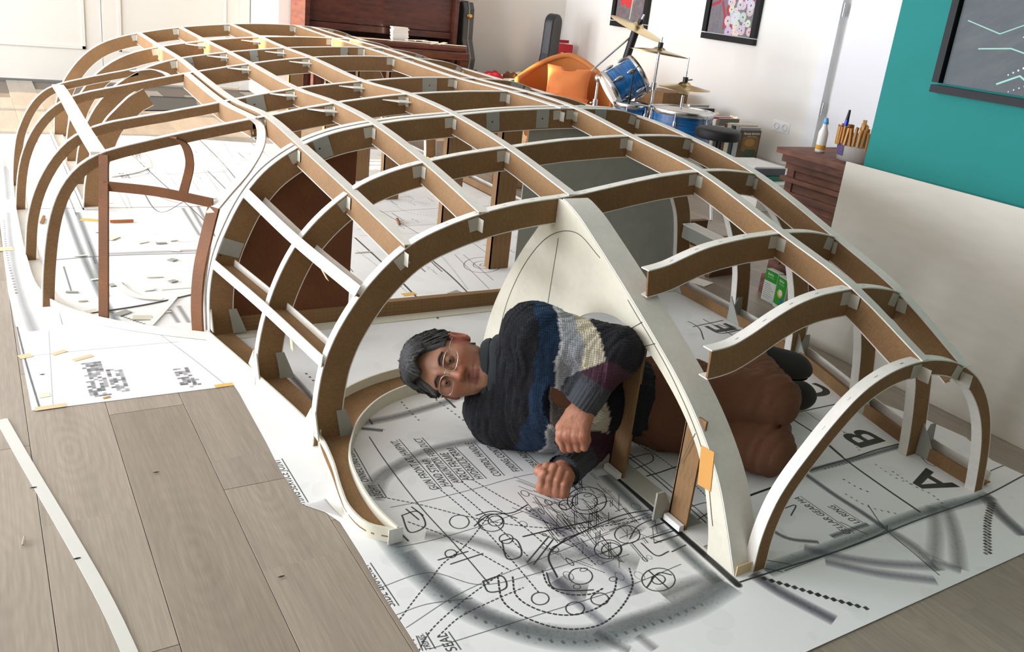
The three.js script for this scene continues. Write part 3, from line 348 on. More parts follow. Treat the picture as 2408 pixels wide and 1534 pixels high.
// ---------------------------------------------------------------- plan sheets on the floor
const INK = {"front":[["s",42,0.62,0.732,-1.547,0.732,-1.509,0.738,-1.424,0.757,-1.332,0.781,-1.256,0.824,-1.186,0.874,-1.129,0.921,-1.092,0.977,-1.066,1.072,-1.063,1.213,-1.057,1.367,-1.08],["s",26,0.35,0.748,-1.475,0.752,-1.393,0.772,-1.308,0.814,-1.218,0.883,-1.146,0.975,-1.093,1.077,-1.083,1.218,-1.081,1.36,-1.096],["q",9,0.5,0.752,-1.309,0.782,-1.232,0.831,-1.16,0.888,-1.104,0.958,-1.069,1.045,-1.056,1.145,-1.052,1.258,-1.055],["s",26,0.5,0.749,-1.712,0.778,-1.762,0.821,-1.799,0.866,-1.82,0.958,-1.855,1.072,-1.866,1.204,-1.848,1.306,-1.82],["s",20,0.3,0.763,-1.687,0.815,-1.769,0.885,-1.808,0.964,-1.819],["l",3,0.9,0.858,-1.986,0.85,-1.856,0.847,-1.633,0.858,-1.437,0.862,-1.304],["l",2,0.8,0.779,-1.649,0.881,-1.643,1.01,-1.645,1.14,-1.653,1.239,-1.648],["l",2,0.8,0.733,-1.498,0.809,-1.492,0.946,-1.497,1.074,-1.511],["l",2,0.7,0.645,-1.254,0.788,-1.301,0.975,-1.328,1.168,-1.349,1.421,-1.38],["l",2,0.8,0.631,-1.385,0.76,-1.389,0.844,-1.309,1.021,-1.292,1.206,-1.297,1.43,-1.306],["l",2,0.8,0.662,-1.182,0.842,-1.178,1.148,-1.173,1.309,-1.184],["l",2,0.8,0.641,-1.296,0.709,-1.3,0.807,-1.278],["d",3,0.95,0.794,-1.578,0.847,-1.502,0.89,-1.414,0.928,-1.324],["d",3,0.95,0.779,-1.696,0.852,-1.631,0.928,-1.551,1.008,-1.481,1.105,-1.422,1.229,-1.38,1.392,-1.361],["d",3,0.95,0.924,-1.684,0.941,-1.575,0.949,-1.46,0.949,-1.323,0.947,-1.23],["d",3,0.95,0.959,-1.68,0.975,-1.571,0.985,-1.462,0.991,-1.354],["d",3,0.95,0.993,-1.688,1.013,-1.576,1.042,-1.457,1.055,-1.344],["d",3,0.95,1.024,-1.687,1.056,-1.585,1.095,-1.483,1.115,-1.363,1.12,-1.265],["d",3,0.95,0.641,-1.186,0.682,-1.224,0.748,-1.261,0.813,-1.29,0.907,-1.325],["d",3,0.95,0.692,-1.206,0.755,-1.237,0.833,-1.252,0.924,-1.263],["d",3,0.95,0.643,-1.281,0.71,-1.335,0.748,-1.363,0.799,-1.404,0.87,-1.44,0.987,-1.528],["d",4,0.95,0.891,-1.317,0.862,-1.239,0.883,-1.176,0.934,-1.12,1.006,-1.098,1.077,-1.118,1.156,-1.172,1.185,-1.221],["d",4,0.95,0.921,-1.303,0.897,-1.245,0.914,-1.194,0.961,-1.152,1.031,-1.142,1.095,-1.165,1.139,-1.208],["d",4,0.95,0.994,-1.295,0.98,-1.247,0.999,-1.208,1.051,-1.185,1.09,-1.19],["l",4,0.95,0.999,-1.285,0.985,-1.237,1.014,-1.213,1.063,-1.194],["l",4,0.9,0.854,-1.317,0.901,-1.315,0.89,-1.278,0.849,-1.281,0.854,-1.317],["l",3,0.95,1.005,-1.487,0.995,-1.475,0.981,-1.467,0.966,-1.466,0.953,-1.472,0.945,-1.482,0.943,-1.496,0.948,-1.511,0.958,-1.524,0.973,-1.532,0.988,-1.533,1.001,-1.528,1.009,-1.517,1.011,-1.502,1.005,-1.487],["l",3,0.95,1.006,-1.495,1.0,-1.487,0.992,-1.483,0.983,-1.482,0.976,-1.485,0.971,-1.491,0.97,-1.5,0.973,-1.508,0.979,-1.516,0.987,-1.52,0.996,-1.521,1.004,-1.518,1.008,-1.512,1.009,-1.503,1.006,-1.495],["l",3,0.95,1.21,-1.285,1.201,-1.277,1.189,-1.272,1.177,-1.272,1.168,-1.276,1.162,-1.284,1.161,-1.294,1.166,-1.304,1.175,-1.312,1.187,-1.317,1.199,-1.318,1.209,-1.314,1.214,-1.306,1.215,-1.295,1.21,-1.285],["l",3,0.95,1.213,-1.286,1.2,-1.274,1.184,-1.268,1.168,-1.267,1.154,-1.273,1.146,-1.284,1.145,-1.298,1.151,-1.312,1.164,-1.324,1.18,-1.331,1.197,-1.331,1.211,-1.326,1.219,-1.314,1.22,-1.3,1.213,-1.286],["l",3,0.95,1.089,-1.233,1.079,-1.224,1.066,-1.219,1.054,-1.219,1.043,-1.224,1.036,-1.233,1.035,-1.244,1.039,-1.255,1.049,-1.264,1.061,-1.27,1.074,-1.27,1.086,-1.265,1.092,-1.256,1.094,-1.245,1.089,-1.233],["l",3,0.95,0.957,-1.21,0.951,-1.204,0.942,-1.2,0.933,-1.2,0.925,-1.203,0.92,-1.21,0.919,-1.217,0.922,-1.225,0.928,-1.232,0.937,-1.236,0.946,-1.236,0.954,-1.232,0.959,-1.226,0.96,-1.218,0.957,-1.21],["l",3,0.95,1.01,-1.153,1.003,-1.146,0.994,-1.143,0.984,-1.143,0.976,-1.147,0.971,-1.153,0.97,-1.161,0.973,-1.169,0.98,-1.176,0.989,-1.179,0.999,-1.179,1.007,-1.176,1.012,-1.169,1.013,-1.161,1.01,-1.153],["l",3,0.95,1.076,-1.155,1.069,-1.149,1.06,-1.146,1.051,-1.146,1.043,-1.15,1.038,-1.156,1.037,-1.164,1.04,-1.171,1.047,-1.178,1.056,-1.181,1.066,-1.181,1.074,-1.178,1.079,-1.171,1.08,-1.163,1.076,-1.155],["l",3,0.95,1.259,-1.146,1.244,-1.134,1.224,-1.128,1.205,-1.128,1.189,-1.135,1.18,-1.147,1.179,-1.162,1.187,-1.178,1.202,-1.19,1.221,-1.197,1.241,-1.197,1.258,-1.19,1.267,-1.178,1.267,-1.162,1.259,-1.146],["l",3,0.95,1.238,-1.156,1.231,-1.151,1.223,-1.148,1.215,-1.148,1.209,-1.151,1.205,-1.156,1.205,-1.162,1.208,-1.169,1.214,-1.174,1.222,-1.177,1.23,-1.176,1.237,-1.174,1.241,-1.168,1.241,-1.162,1.238,-1.156],["l",3,0.95,1.303,-1.469,1.282,-1.449,1.256,-1.437,1.23,-1.435,1.209,-1.444,1.197,-1.461,1.196,-1.484,1.206,-1.508,1.227,-1.529,1.253,-1.542,1.28,-1.545,1.302,-1.536,1.315,-1.518,1.315,-1.494,1.303,-1.469],["l",3,0.95,1.278,-1.475,1.265,-1.462,1.248,-1.454,1.231,-1.453,1.217,-1.458,1.209,-1.469,1.209,-1.484,1.216,-1.5,1.229,-1.514,1.246,-1.522,1.263,-1.524,1.277,-1.518,1.286,-1.506,1.286,-1.491,1.278,-1.475],["l",3,0.95,1.208,-1.487,1.201,-1.48,1.192,-1.476,1.183,-1.475,1.176,-1.478,1.172,-1.484,1.171,-1.492,1.175,-1.5,1.181,-1.507,1.19,-1.512,1.199,-1.513,1.207,-1.51,1.211,-1.504,1.212,-1.495,1.208,-1.487],["l",3,0.95,1.292,-1.316,1.279,-1.304,1.263,-1.298,1.247,-1.297,1.234,-1.303,1.227,-1.313,1.226,-1.327,1.233,-1.341,1.245,-1.352,1.262,-1.359,1.278,-1.36,1.292,-1.354,1.299,-1.343,1.299,-1.33,1.292,-1.316],["l",3,0.95,0.993,-1.423,0.987,-1.417,0.98,-1.413,0.972,-1.412,0.966,-1.415,0.961,-1.421,0.96,-1.428,0.963,-1.436,0.968,-1.442,0.976,-1.446,0.984,-1.447,0.99,-1.444,0.995,-1.438,0.996,-1.431,0.993,-1.423],["l",3,0.95,0.929,-1.523,0.921,-1.513,0.91,-1.507,0.899,-1.506,0.89,-1.51,0.884,-1.518,0.882,-1.529,0.885,-1.541,0.893,-1.551,0.903,-1.557,0.914,-1.558,0.924,-1.554,0.931,-1.546,0.932,-1.535,0.929,-1.523],["l",3,0.95,0.845,-1.425,0.841,-1.42,0.835,-1.417,0.829,-1.416,0.824,-1.419,0.82,-1.423,0.819,-1.429,0.821,-1.436,0.825,-1.441,0.831,-1.444,0.837,-1.444,0.842,-1.442,0.846,-1.437,0.847,-1.431,0.845,-1.425],["l",3,0.95,1.257,-1.312,1.31,-1.346,1.402,-1.357],["l",5,0.95,1.02,-1.421,1.091,-1.418,1.212,-1.41],["l",4,0.95,1.064,-1.358,1.24,-1.394,1.324,-1.399,1.46,-1.374],["l",5,0.95,1.013,-1.263,1.037,-1.335,1.11,-1.374],["l",4,0.9,0.979,-1.335,1.077,-1.397],["l",4,0.9,0.988,-1.322,1.08,-1.383],["l",4,0.95,0.957,-1.54,1.005,-1.539,1.044,-1.491],["l",4,0.95,0.932,-1.503,0.987,-1.528,1.047,-1.516,1.099,-1.531],["l",5,0.95,1.308,-1.294,1.407,-1.296,1.425,-1.298],["l",5,0.95,1.305,-1.274,1.396,-1.276],["l",4,0.9,1.322,-1.23,1.371,-1.237],["l",4,0.95,1.273,-1.287,1.277,-1.232,1.314,-1.234],["l",4,0.9,1.179,-1.151,1.241,-1.18,1.262,-1.163],["l",4,0.9,1.222,-1.197,1.224,-1.131],["l",4,0.9,0.791,-1.608,0.831,-1.61,0.824,-1.548,0.782,-1.538,0.791,-1.608],["l",4,0.9,0.811,-1.628,0.821,-1.577],["l",4,0.9,0.827,-1.631,0.838,-1.589],["l",5,0.9,0.758,-1.557,0.764,-1.511],["l",4,0.9,0.797,-1.421,0.872,-1.422],["l",4,0.9,0.816,-1.397,0.9,-1.402],["l",4,0.9,0.964,-1.426,0.997,-1.421,0.977,-1.36,0.944,-1.361,0.964,-1.426],["s",50,0.35,0.975,-1.328,1.074,-1.319,1.167,-1.279,1.214,-1.225],["s",60,0.3,1.11,-1.429,1.251,-1.409,1.287,-1.318],["s",40,0.55,1.009,-1.257,1.019,-1.221,1.046,-1.194],["s",26,0.4,0.81,-1.517,0.885,-1.468,0.934,-1.413,0.999,-1.293],["s",20,0.45,1.003,-1.283,1.009,-1.173,1.021,-1.097],["s",18,0.4,0.99,-1.084,1.008,-1.036,1.022,-1.012],["s",18,0.4,1.065,-1.039,1.073,-0.993],["s",30,0.45,1.099,-1.511,1.13,-1.33,1.148,-1.188,1.147,-1.142],["l",22,0.95,1.405,-1.676,1.399,-1.495,1.392,-1.328,1.389,-1.198,1.384,-1.072],["s",26,0.6,1.372,-1.573,1.357,-1.336,1.347,-1.168,1.349,-1.097],["s",34,0.5,1.362,-1.111,1.275,-1.117,1.196,-1.113],["l",4,0.95,1.494,-1.698,1.5,-1.547,1.494,-1.396,1.486,-1.289],["l",3,0.95,1.512,-1.696,1.515,-1.546,1.51,-1.394,1.503,-1.294],["l",5,0.9,1.483,-1.525,1.522,-1.526,1.598,-1.533],["d",3,0.9,1.568,-1.71,1.586,-1.574,1.58,-1.423,1.571,-1.372],["l",4,0.95,1.618,-1.733,1.685,-1.653,1.642,-1.492,1.608,-1.412],["l",3,0.9,1.454,-1.565,1.506,-1.573,1.556,-1.586,1.573,-1.617,1.497,-1.621],["l",3,0.9,1.493,-1.361,1.556,-1.356,1.543,-1.33,1.474,-1.307],["l",5,0.95,1.396,-1.077,1.477,-1.074,1.77,-1.062,2.059,-1.067,2.361,-1.065,2.621,-1.086],["s",30,0.6,1.485,-1.082,1.632,-1.08,1.79,-1.078,1.953,-1.083,2.156,-1.08,2.392,-1.058],["s",26,0.85,1.448,-1.087,1.458,-1.017,1.48,-0.949,1.5,-0.892],["z",11,0.95,1.457,-1.066,1.505,-1.008,1.551,-0.948,1.6,-0.892],["l",3,0.8,1.517,-1.112,1.564,-1.074],["l",3,0.8,1.53,-1.063,1.756,-1.064,1.929,-1.073,1.947,-1.086],["l",3,0.8,1.492,-1.088,1.521,-1.062],["s",24,0.45,1.65,-1.109,1.681,-1.069,1.767,-0.996,1.91,-0.916],["s",24,0.45,1.656,-1.048,1.733,-0.97,1.858,-0.881],["s",26,0.5,1.929,-1.073,1.93,-0.99,1.904,-0.901],["s",28,0.35,2.16,-1.09,2.058,-1.015,1.938,-0.94],["s",28,0.4,2.198,-1.075,2.092,-0.981,1.961,-0.885],["s",24,0.4,1.927,-0.939,1.958,-0.878],["l",3,0.8,1.982,-1.173,1.929,-1.079,1.905,-0.973,1.886,-0.891],["z",10,0.95,2.355,-1.033,2.244,-0.98,2.096,-0.891],["s",30,0.85,2.372,-1.061,2.322,-0.991,2.281,-0.897],["l",8,0.9,2.168,-1.502,2.132,-1.366,2.11,-1.213,2.098,-1.091],["s",14,0.85,1.94,-1.364,1.932,-1.249,1.933,-1.15,1.929,-1.077],["l",6,0.9,2.406,-1.371,2.285,-1.374,2.156,-1.369,2.021,-1.37,1.922,-1.364],["s",16,0.7,2.396,-1.361,2.147,-1.362,1.962,-1.367],["q",6,0.8,2.369,-1.357,2.243,-1.358,2.138,-1.355,2.024,-1.356],["l",8,0.95,1.887,-1.348,1.706,-1.339,1.618,-1.331],["l",7,0.95,2.18,-1.647,2.173,-1.515,2.14,-1.389],["l",6,0.9,2.208,-1.653,2.332,-1.651,2.506,-1.647],["q",6,0.9,2.278,-1.491,2.253,-1.443,2.23,-1.395],["q",7,0.9,2.03,-1.292,2.032,-1.248,2.043,-1.221],["q",7,0.7,1.968,-1.235,1.978,-1.164,2.022,-1.114],["q",7,0.8,2.218,-1.263,2.21,-1.185,2.218,-1.135,2.206,-1.093],["q",7,0.6,2.203,-1.312,2.195,-1.239,2.208,-1.198],["l",4,0.9,1.731,-1.254,1.781,-1.254,1.729,-1.223],["s",10,0.8,1.625,-1.215,1.639,-1.155,1.704,-1.109],["s",12,0.8,1.756,-1.112,1.901,-1.111],["l",3,0.8,1.835,-1.148,1.858,-1.079],["l",3,0.7,2.461,-1.424,2.401,-1.303,2.373,-1.247,2.396,-1.225],["l",3,0.7,2.276,-1.677,2.263,-1.556,2.285,-1.488],["l",6,0.9,2.435,-2.497,2.443,-2.373,2.37,-2.256],["l",7,0.95,2.424,-2.378,2.612,-2.398],["l",8,0.95,2.48,-2.362,2.485,-2.29,2.604,-2.289],["l",7,0.95,2.556,-2.365,2.577,-2.311],["l",7,0.95,2.596,-2.368,2.607,-2.317],["l",6,0.9,2.541,-2.708,2.532,-2.471,2.526,-2.21],["l",4,0.8,2.431,-1.135,2.565,-1.147,2.735,-1.149],["q",10,0.8,0.805,-2.502,0.823,-2.429,0.83,-2.347,0.836,-2.268],["s",16,0.8,0.774,-2.445,0.782,-2.302,0.781,-2.2],["l",6,0.9,0.902,-2.158,1.073,-2.203,1.28,-2.197],["s",24,0.55,0.853,-2.065,0.959,-2.068,1.093,-2.091,1.244,-2.129],["l",8,0.8,1.182,-2.313,1.167,-2.155,1.166,-2.065],["q",8,0.8,1.03,-2.187,1.027,-2.1,1.029,-2.029],["q",8,0.8,1.129,-2.168,1.142,-2.074,1.153,-1.984],["l",6,0.8,0.902,-2.158,0.893,-2.051],["s",12,0.9,0.855,-2.038,0.907,-2.006],["l",7,0.8,1.391,-2.759,1.38,-2.589,1.42,-2.496,1.386,-2.246],["l",7,0.8,1.159,-2.736,1.129,-2.545,1.143,-2.394,1.155,-2.255],["q",8,0.7,0.879,-2.696,0.893,-2.474]],"back":[["l",10,0.55,0.227,-3.726,0.412,-3.74,0.772,-3.711],["s",30,0.35,0.423,-3.766,0.779,-3.746],["l",8,0.6,0.167,-4.512,0.467,-4.493,0.952,-4.469],["l",7,0.5,0.342,-4.947,0.662,-4.943],["l",6,0.5,0.226,-5.611,0.423,-5.67,0.776,-5.747],["s",20,0.6,0.33,-4.588,0.328,-3.832,0.338,-3.308,0.355,-3.003],["s",20,0.6,0.373,-4.427,0.367,-3.824,0.353,-3.258],["s",30,0.4,0.097,-4.461,0.086,-3.821,0.091,-3.324,0.11,-2.996],["s",28,0.5,0.124,-5.645,0.106,-4.691],["l",6,0.6,0.065,-3.046,0.074,-2.766,0.09,-2.428],["l",3,0.4,0.075,-2.798,0.237,-2.798,0.511,-2.787],["l",2,0.4,0.151,-2.984,0.121,-2.431],["l",3,0.3,0.47,-2.854,0.53,-2.622,0.593,-2.351],["q",12,0.6,0.076,-4.321,0.069,-3.824,0.08,-3.371],["z",9,0.5,0.348,-3.107,0.425,-2.984,0.533,-2.836],["s",12,0.5,0.537,-3.078,0.542,-2.951],["s",12,0.5,0.572,-3.112,0.575,-2.942],["l",6,0.6,0.788,-5.836,0.84,-4.99,0.895,-4.205,0.878,-3.79],["s",12,0.5,0.845,-4.448,0.825,-3.965],["s",12,0.5,0.885,-4.477,0.854,-3.926],["s",12,0.5,0.923,-4.481,0.886,-3.989],["q",7,0.7,0.636,-4.907,0.615,-4.475],["q",7,0.7,0.6,-4.863,0.596,-4.478],["q",7,0.6,0.826,-6.104,0.815,-5.53,0.807,-4.801],["q",7,0.6,0.942,-6.11,0.921,-5.529,0.901,-4.793],["q",7,0.6,1.061,-6.116,1.03,-5.529,0.998,-4.786],["q",7,0.6,1.183,-6.123,1.141,-5.528,1.096,-4.778],["q",7,0.6,1.308,-6.129,1.255,-5.527,1.196,-4.77],["q",7,0.6,1.436,-6.136,1.371,-5.526,1.298,-4.761],["l",6,0.6,1.295,-6.202,1.28,-5.527,1.243,-4.864],["l",6,0.6,0.718,-4.901,0.734,-4.381,0.898,-4.613],["z",6,0.5,0.726,-4.949,0.797,-4.623,0.861,-4.53],["l",5,0.5,0.647,-5.308,0.808,-5.196,1.237,-5.235],["l",9,0.8,1.511,-3.814,1.491,-3.419,1.465,-3.082,1.439,-2.746],["l",8,0.8,1.737,-3.497,1.717,-3.19,1.669,-2.826],["l",6,0.7,1.676,-4.095,1.63,-3.268],["q",7,0.7,1.447,-3.619,1.453,-3.427,1.444,-3.035],["q",7,0.7,1.847,-3.684,1.763,-3.239,1.713,-3.022],["l",3,0.6,1.879,-3.469,1.805,-3.0],["l",3,0.6,1.921,-3.461,1.88,-3.095],["l",3,0.6,2.091,-4.037,2.048,-3.436],["l",4,0.7,1.817,-4.521,1.858,-3.755],["l",4,0.6,1.808,-4.247,2.214,-4.288,2.528,-4.3],["q",7,0.6,2.001,-4.653,1.975,-4.226,2.082,-4.124],["q",7,0.7,1.855,-4.423,2.043,-4.499,2.18,-4.387],["l",6,0.7,1.739,-4.256,1.75,-3.774,1.705,-3.252],["l",3,0.6,1.575,-3.952,2.335,-4.002],["l",3,0.7,1.712,-3.637,2.11,-3.637],["l",4,0.7,2.206,-3.813,2.192,-3.477,2.199,-3.406],["l",4,0.7,2.028,-3.281,1.994,-3.238,1.949,-3.209,1.904,-3.198,1.865,-3.206,1.84,-3.233,1.835,-3.273,1.849,-3.319,1.882,-3.362,1.926,-3.394,1.974,-3.408,2.015,-3.4,2.041,-3.371,2.045,-3.329,2.028,-3.281],["l",4,0.7,1.983,-3.291,1.966,-3.269,1.944,-3.254,1.921,-3.248,1.901,-3.252,1.889,-3.266,1.886,-3.286,1.893,-3.31,1.91,-3.331,1.932,-3.347,1.956,-3.353,1.976,-3.349,1.989,-3.335,1.991,-3.314,1.983,-3.291],["l",4,0.7,1.952,-3.297,1.947,-3.291,1.94,-3.286,1.933,-3.284,1.927,-3.285,1.923,-3.29,1.922,-3.296,1.924,-3.303,1.929,-3.31,1.936,-3.314,1.944,-3.316,1.95,-3.315,1.954,-3.311,1.954,-3.304,1.952,-3.297],["l",5,0.6,1.449,-5.785,1.435,-4.954,1.361,-3.84,1.32,-3.337],["q",7,0.5,1.636,-6.072,1.583,-4.945,1.544,-4.114],["l",6,0.4,0.139,-5.033,0.33,-5.04],["q",9,0.5,0.131,-5.323,0.12,-4.772],["l",4,0.5,0.753,-5.589,0.825,-5.303,0.797,-5.197,0.684,-5.099]],"text":[["ATING SERVICE JOINT",0.603,-1.725,0.603,-1.957,0],["ONNECTING LINK",0.778,-1.773,0.793,-1.941,0],["LIGHT",0.784,-1.692,0.787,-1.755,0],["GUN FRONT AT. HMPNT.",0.927,-1.676,0.927,-1.945,0],["HAND STRAP",0.96,-1.678,0.966,-1.818,0],["AMMUNITION FEED DUCT",0.993,-1.684,0.991,-1.931,0],["ARCH FRAME",1.026,-1.684,1.029,-1.833,0],["HYDRAULIC RAM",1.059,-1.678,1.055,-1.852,0],["CONTROL HANDLE",1.111,-1.673,1.118,-1.859,0],["FIRING CONTROL",1.169,-1.675,1.166,-1.851,0],["SEAT ADJUSTER",1.23,-1.673,1.227,-1.818,0],["SIDE BRACKET",0.655,-1.32,0.653,-1.47,0],["TRING.",0.67,-1.179,0.672,-1.226,0],["SEAL",0.714,-1.156,0.714,-1.209,0],["HT",0.646,-1.185,0.651,-1.225,0],["CELLAR GEAR HA",1.825,-1.098,1.827,-1.28,0],["LD RING",1.89,-1.122,1.886,-1.212,0]]};
function planCanvas(z0, z1, x0, x1, px, strokes, extra) {                  // canvas u runs along -z, v along +x
  const w = Math.round((z0 - z1) * px), h = Math.round((x1 - x0) * px);
  return canvas(w, h, c => {
    const U = z => (z0 - z) * px, Vv = x => (x - x0) * px, mm = px / 1000;
    c.fillStyle = '#f1f0ec'; c.fillRect(0, 0, w, h);
    for (let i = 0; i < 900; i++) { c.fillStyle = `rgba(${rnd() < 0.5 ? '150,150,150' : '255,255,255'},0.05)`; const r = rr(4, 40); c.beginPath(); c.ellipse(rr(0, w), rr(0, h), r, r * rr(0.3, 1), rr(0, 3), 0, 7); c.fill(); }
    c.lineCap = 'round'; c.lineJoin = 'round';
    for (const [t, wd, al, ...p] of strokes) {
      const P = []; for (let i = 0; i < p.length; i += 2) P.push(V(U(p[i + 1]), Vv(p[i]), 0));
      const C = P.length > 2 ? new THREE.CatmullRomCurve3(P, false, 'centripetal') : new THREE.LineCurve3(P[0], P[1]);
      const L = C.getLength(), Q = C.getSpacedPoints(Math.max(8, Math.round(L / 6)));
      const stroke = (lw, style) => { c.lineWidth = lw; c.strokeStyle = style; c.beginPath(); Q.forEach((q, i) => i ? c.lineTo(q.x, q.y) : c.moveTo(q.x, q.y)); c.stroke(); };
      if (t === 's') {                                                     // soft printed tone with a coarse pixel edge
        const W2 = wd * mm; c.lineCap = 'butt';
        for (let k = 8; k > 0; k--) stroke(W2 * 1.7 * k / 8, `rgba(44,46,48,${al * 0.17})`);
        c.lineCap = 'round'; const n = Math.round(L * W2 / 45);
        for (let i = 0; i < n; i++) { const q = Q[Math.floor(rnd() * Q.length)], g = (rnd() + rnd() - 1) * W2 * 0.75, b = (rnd() + rnd() - 1) * W2 * 0.75; c.fillStyle = `rgba(40,42,44,${al * rr(0.05, 0.22)})`; const s = rr(2, 5) * mm * 1.2; c.fillRect(q.x + g, q.y + b, s, s); }
      } else if (t === 'l') { stroke(Math.max(1, wd * mm), `rgba(28,27,26,${al * 0.55})`); c.setLineDash([rr(9, 20), rr(0, 1.5)]); stroke(Math.max(0.8, wd * mm * 0.7), `rgba(22,22,21,${al})`); c.setLineDash([]); }
      else if (t === 'd') { c.setLineDash([6 * mm, 6 * mm]); stroke(Math.max(1, wd * mm), `rgba(22,22,21,${al})`); c.setLineDash([]); }
      else { const st = t === 'z' ? wd * 0.8 * mm : wd * 2.6 * mm, n = Math.max(2, Math.round(L / st)); C.getSpacedPoints(n).forEach((q, i) => { c.fillStyle = `rgba(26,26,26,${al * rr(0.6, 1)})`; const s = wd * mm, j = t === 'z' ? (i % 2 ? 1 : -1) * s * 0.35 : 0; c.fillRect(q.x - s / 2 + j, q.y - s / 2 - j, s, s * (t === 'z' ? 1 : 0.7)); }); }
    }
    extra(c, U, Vv, mm, w, h);
  });
}
function sheet(name, poly, rect, c, y, label) {
  const [z0, z1, x0, x1] = rect, g = plateXZ(poly, y, y + 0.0012), p = g.attributes.position, uv = g.attributes.uv;
  for (let i = 0; i < p.count; i++) uv.setXY(i, (z0 - p.getZ(i)) / (z0 - z1), 1 - (p.getX(i) - x0) / (x1 - x0));
  const t = tex(c); t.anisotropy = 8;
  return tag(mesh(name, g, std(0xffffff, 0.5, { map: t })), label, 'plan sheet', 'drawing sheets on the floor');
}
const frontRect = [-0.80, -2.60, 0.54, 2.78], backRect = [-2.38, -6.42, 0.0, 2.72];
const frontC = planCanvas(...frontRect, 900, INK.front, (c, U, Vv, mm) => {
  for (const [s, x0, z0, x1, z1] of INK.text) {                           // lettering with its rule underneath
    const ax = U(z0), ay = Vv(x0), bx = U(z1), by = Vv(x1), L = Math.hypot(bx - ax, by - ay), f = Math.min(46 * mm, 2.1 * L / s.length);
    c.save(); c.translate(ax, ay); c.rotate(Math.atan2(by - ay, bx - ax)); c.font = `italic ${f}px sans-serif`; c.fillStyle = 'rgba(24,24,23,0.95)'; c.strokeStyle = 'rgba(24,24,23,0.9)'; c.lineWidth = 0.8;
    c.fillText(s, 0, -4 * mm, L); c.strokeText(s, 0, -4 * mm, L); c.lineWidth = 2.2 * mm; c.beginPath(); c.moveTo(0, 3 * mm); c.lineTo(L, 3 * mm); c.stroke(); c.restore();
  }
  c.fillStyle = 'rgba(30,30,29,0.93)'; c.font = `bold ${175 * mm}px sans-serif`;
  for (const [s, x, z] of [['A', 2.345, -1.125], ['B', 2.37, -1.385], ['C', 2.505, -1.70], ['E', 2.60, -2.28]]) c.fillText(s, U(z), Vv(x));
  // crowded machinery of the turret drawing: short pen strokes
  c.strokeStyle = 'rgba(22,22,21,0.9)';
  for (let i = 0; i < 130; i++) {
    const a = -1.41 + 0.2 * (rnd() + rnd() - 1), b = 1.2 + 0.17 * (rnd() + rnd() - 1), k = Math.floor(rnd() * 5), d = [0.05, 0.12, 1.5, 0.62, -0.55][k] + rr(-0.05, 0.05), l = rr(15, 95) * mm;
    for (let q = 0; q < (rnd() < 0.35 ? 2 : 1); q++) { c.lineWidth = rr(1.1, 2.4) * mm; if (rnd() < 0.5) c.setLineDash([4 * mm, 2.5 * mm]); c.beginPath(); c.moveTo(U(a), Vv(b) + q * 6 * mm); c.lineTo(U(a) + l * Math.cos(d), Vv(b) + l * Math.sin(d) + q * 6 * mm); c.stroke(); c.setLineDash([]); }
  }
  for (let i = 0; i < 24; i++) { c.lineWidth = rr(1, 2.2) * mm; c.beginPath(); c.ellipse(U(rr(-1.18, -1.6)), Vv(rr(1.03, 1.36)), rr(4, 15) * mm, rr(3, 12) * mm, 0, 0, 7); c.stroke(); }
});
const backC = planCanvas(...backRect, 500, INK.back, (c, U, Vv, mm) => {
  const mosaic = (x0, x1, z0, z1) => { const s = 11 * mm; for (let u = U(z0); u < U(z1); u += s) for (let v = Vv(x0); v < Vv(x1); v += s) { const k = rnd(); if (k < 0.62) { c.fillStyle = `rgba(60,60,62,${rr(0.35, 0.85)})`; c.fillRect(u, v, s, s); } } };
  mosaic(0.215, 0.265, -2.46, -2.70); mosaic(0.275, 0.315, -2.47, -2.64); mosaic(0.455, 0.49, -2.44, -2.58); mosaic(0.49, 0.51, -2.45, -2.5);
  for (let i = 0; i < 90; i++) { const x = rr(0.9, 2.6), z = rr(-3.0, -5.8); c.fillStyle = 'rgba(40,40,42,0.6)'; for (let k = 0; k < 4 + rnd() * 8; k++) c.fillRect(U(z) + k * 14 * mm, Vv(x) + k * rr(-2, 2) * mm, 7 * mm, 6 * mm); }
  c.strokeStyle = 'rgba(40,40,42,0.55)';
  for (let i = 0; i < 40; i++) { c.lineWidth = rr(2, 7) * mm; const x = rr(0.15, 2.6), z = rr(-2.9, -6.2), a = rnd() < 0.6 ? 0 : 1.57; c.beginPath(); c.moveTo(U(z), Vv(x)); c.lineTo(U(z) + Math.cos(a) * rr(60, 500) * mm, Vv(x) + Math.sin(a) * rr(60, 400) * mm); c.stroke(); }
  c.fillStyle = 'rgba(50,50,52,0.75)'; for (const [s, x, z, f] of [['SIDE', 0.70, -5.1, 60], ['DECK', 1.05, -4.5, 50], ['FRAME', 0.85, -5.6, 60]]) { c.font = `bold ${f * mm}px sans-serif`; c.fillText(s, U(z), Vv(x)); }
});
sheet('plan_sheet', [[0.597, -2.435], [0.599, -2.36], [0.593, -2.06], [0.587, -1.9], [0.592, -1.74], [0.63, -1.69], [0.648, -1.64], [0.648, -1.5], [0.642, -1.37], [0.644, -1.24], [0.642, -1.0], [0.64, -0.852], [2.63, -0.852], [2.623, -1.087], [2.61, -1.186], [2.675, -1.315], [2.656, -1.446], [2.6, -1.608], [2.62, -1.9], [2.66, -2.2], [2.66, -2.435]], frontRect, frontC, 0.0016, 'white plan sheet with turret drawing and lettering under the nose');
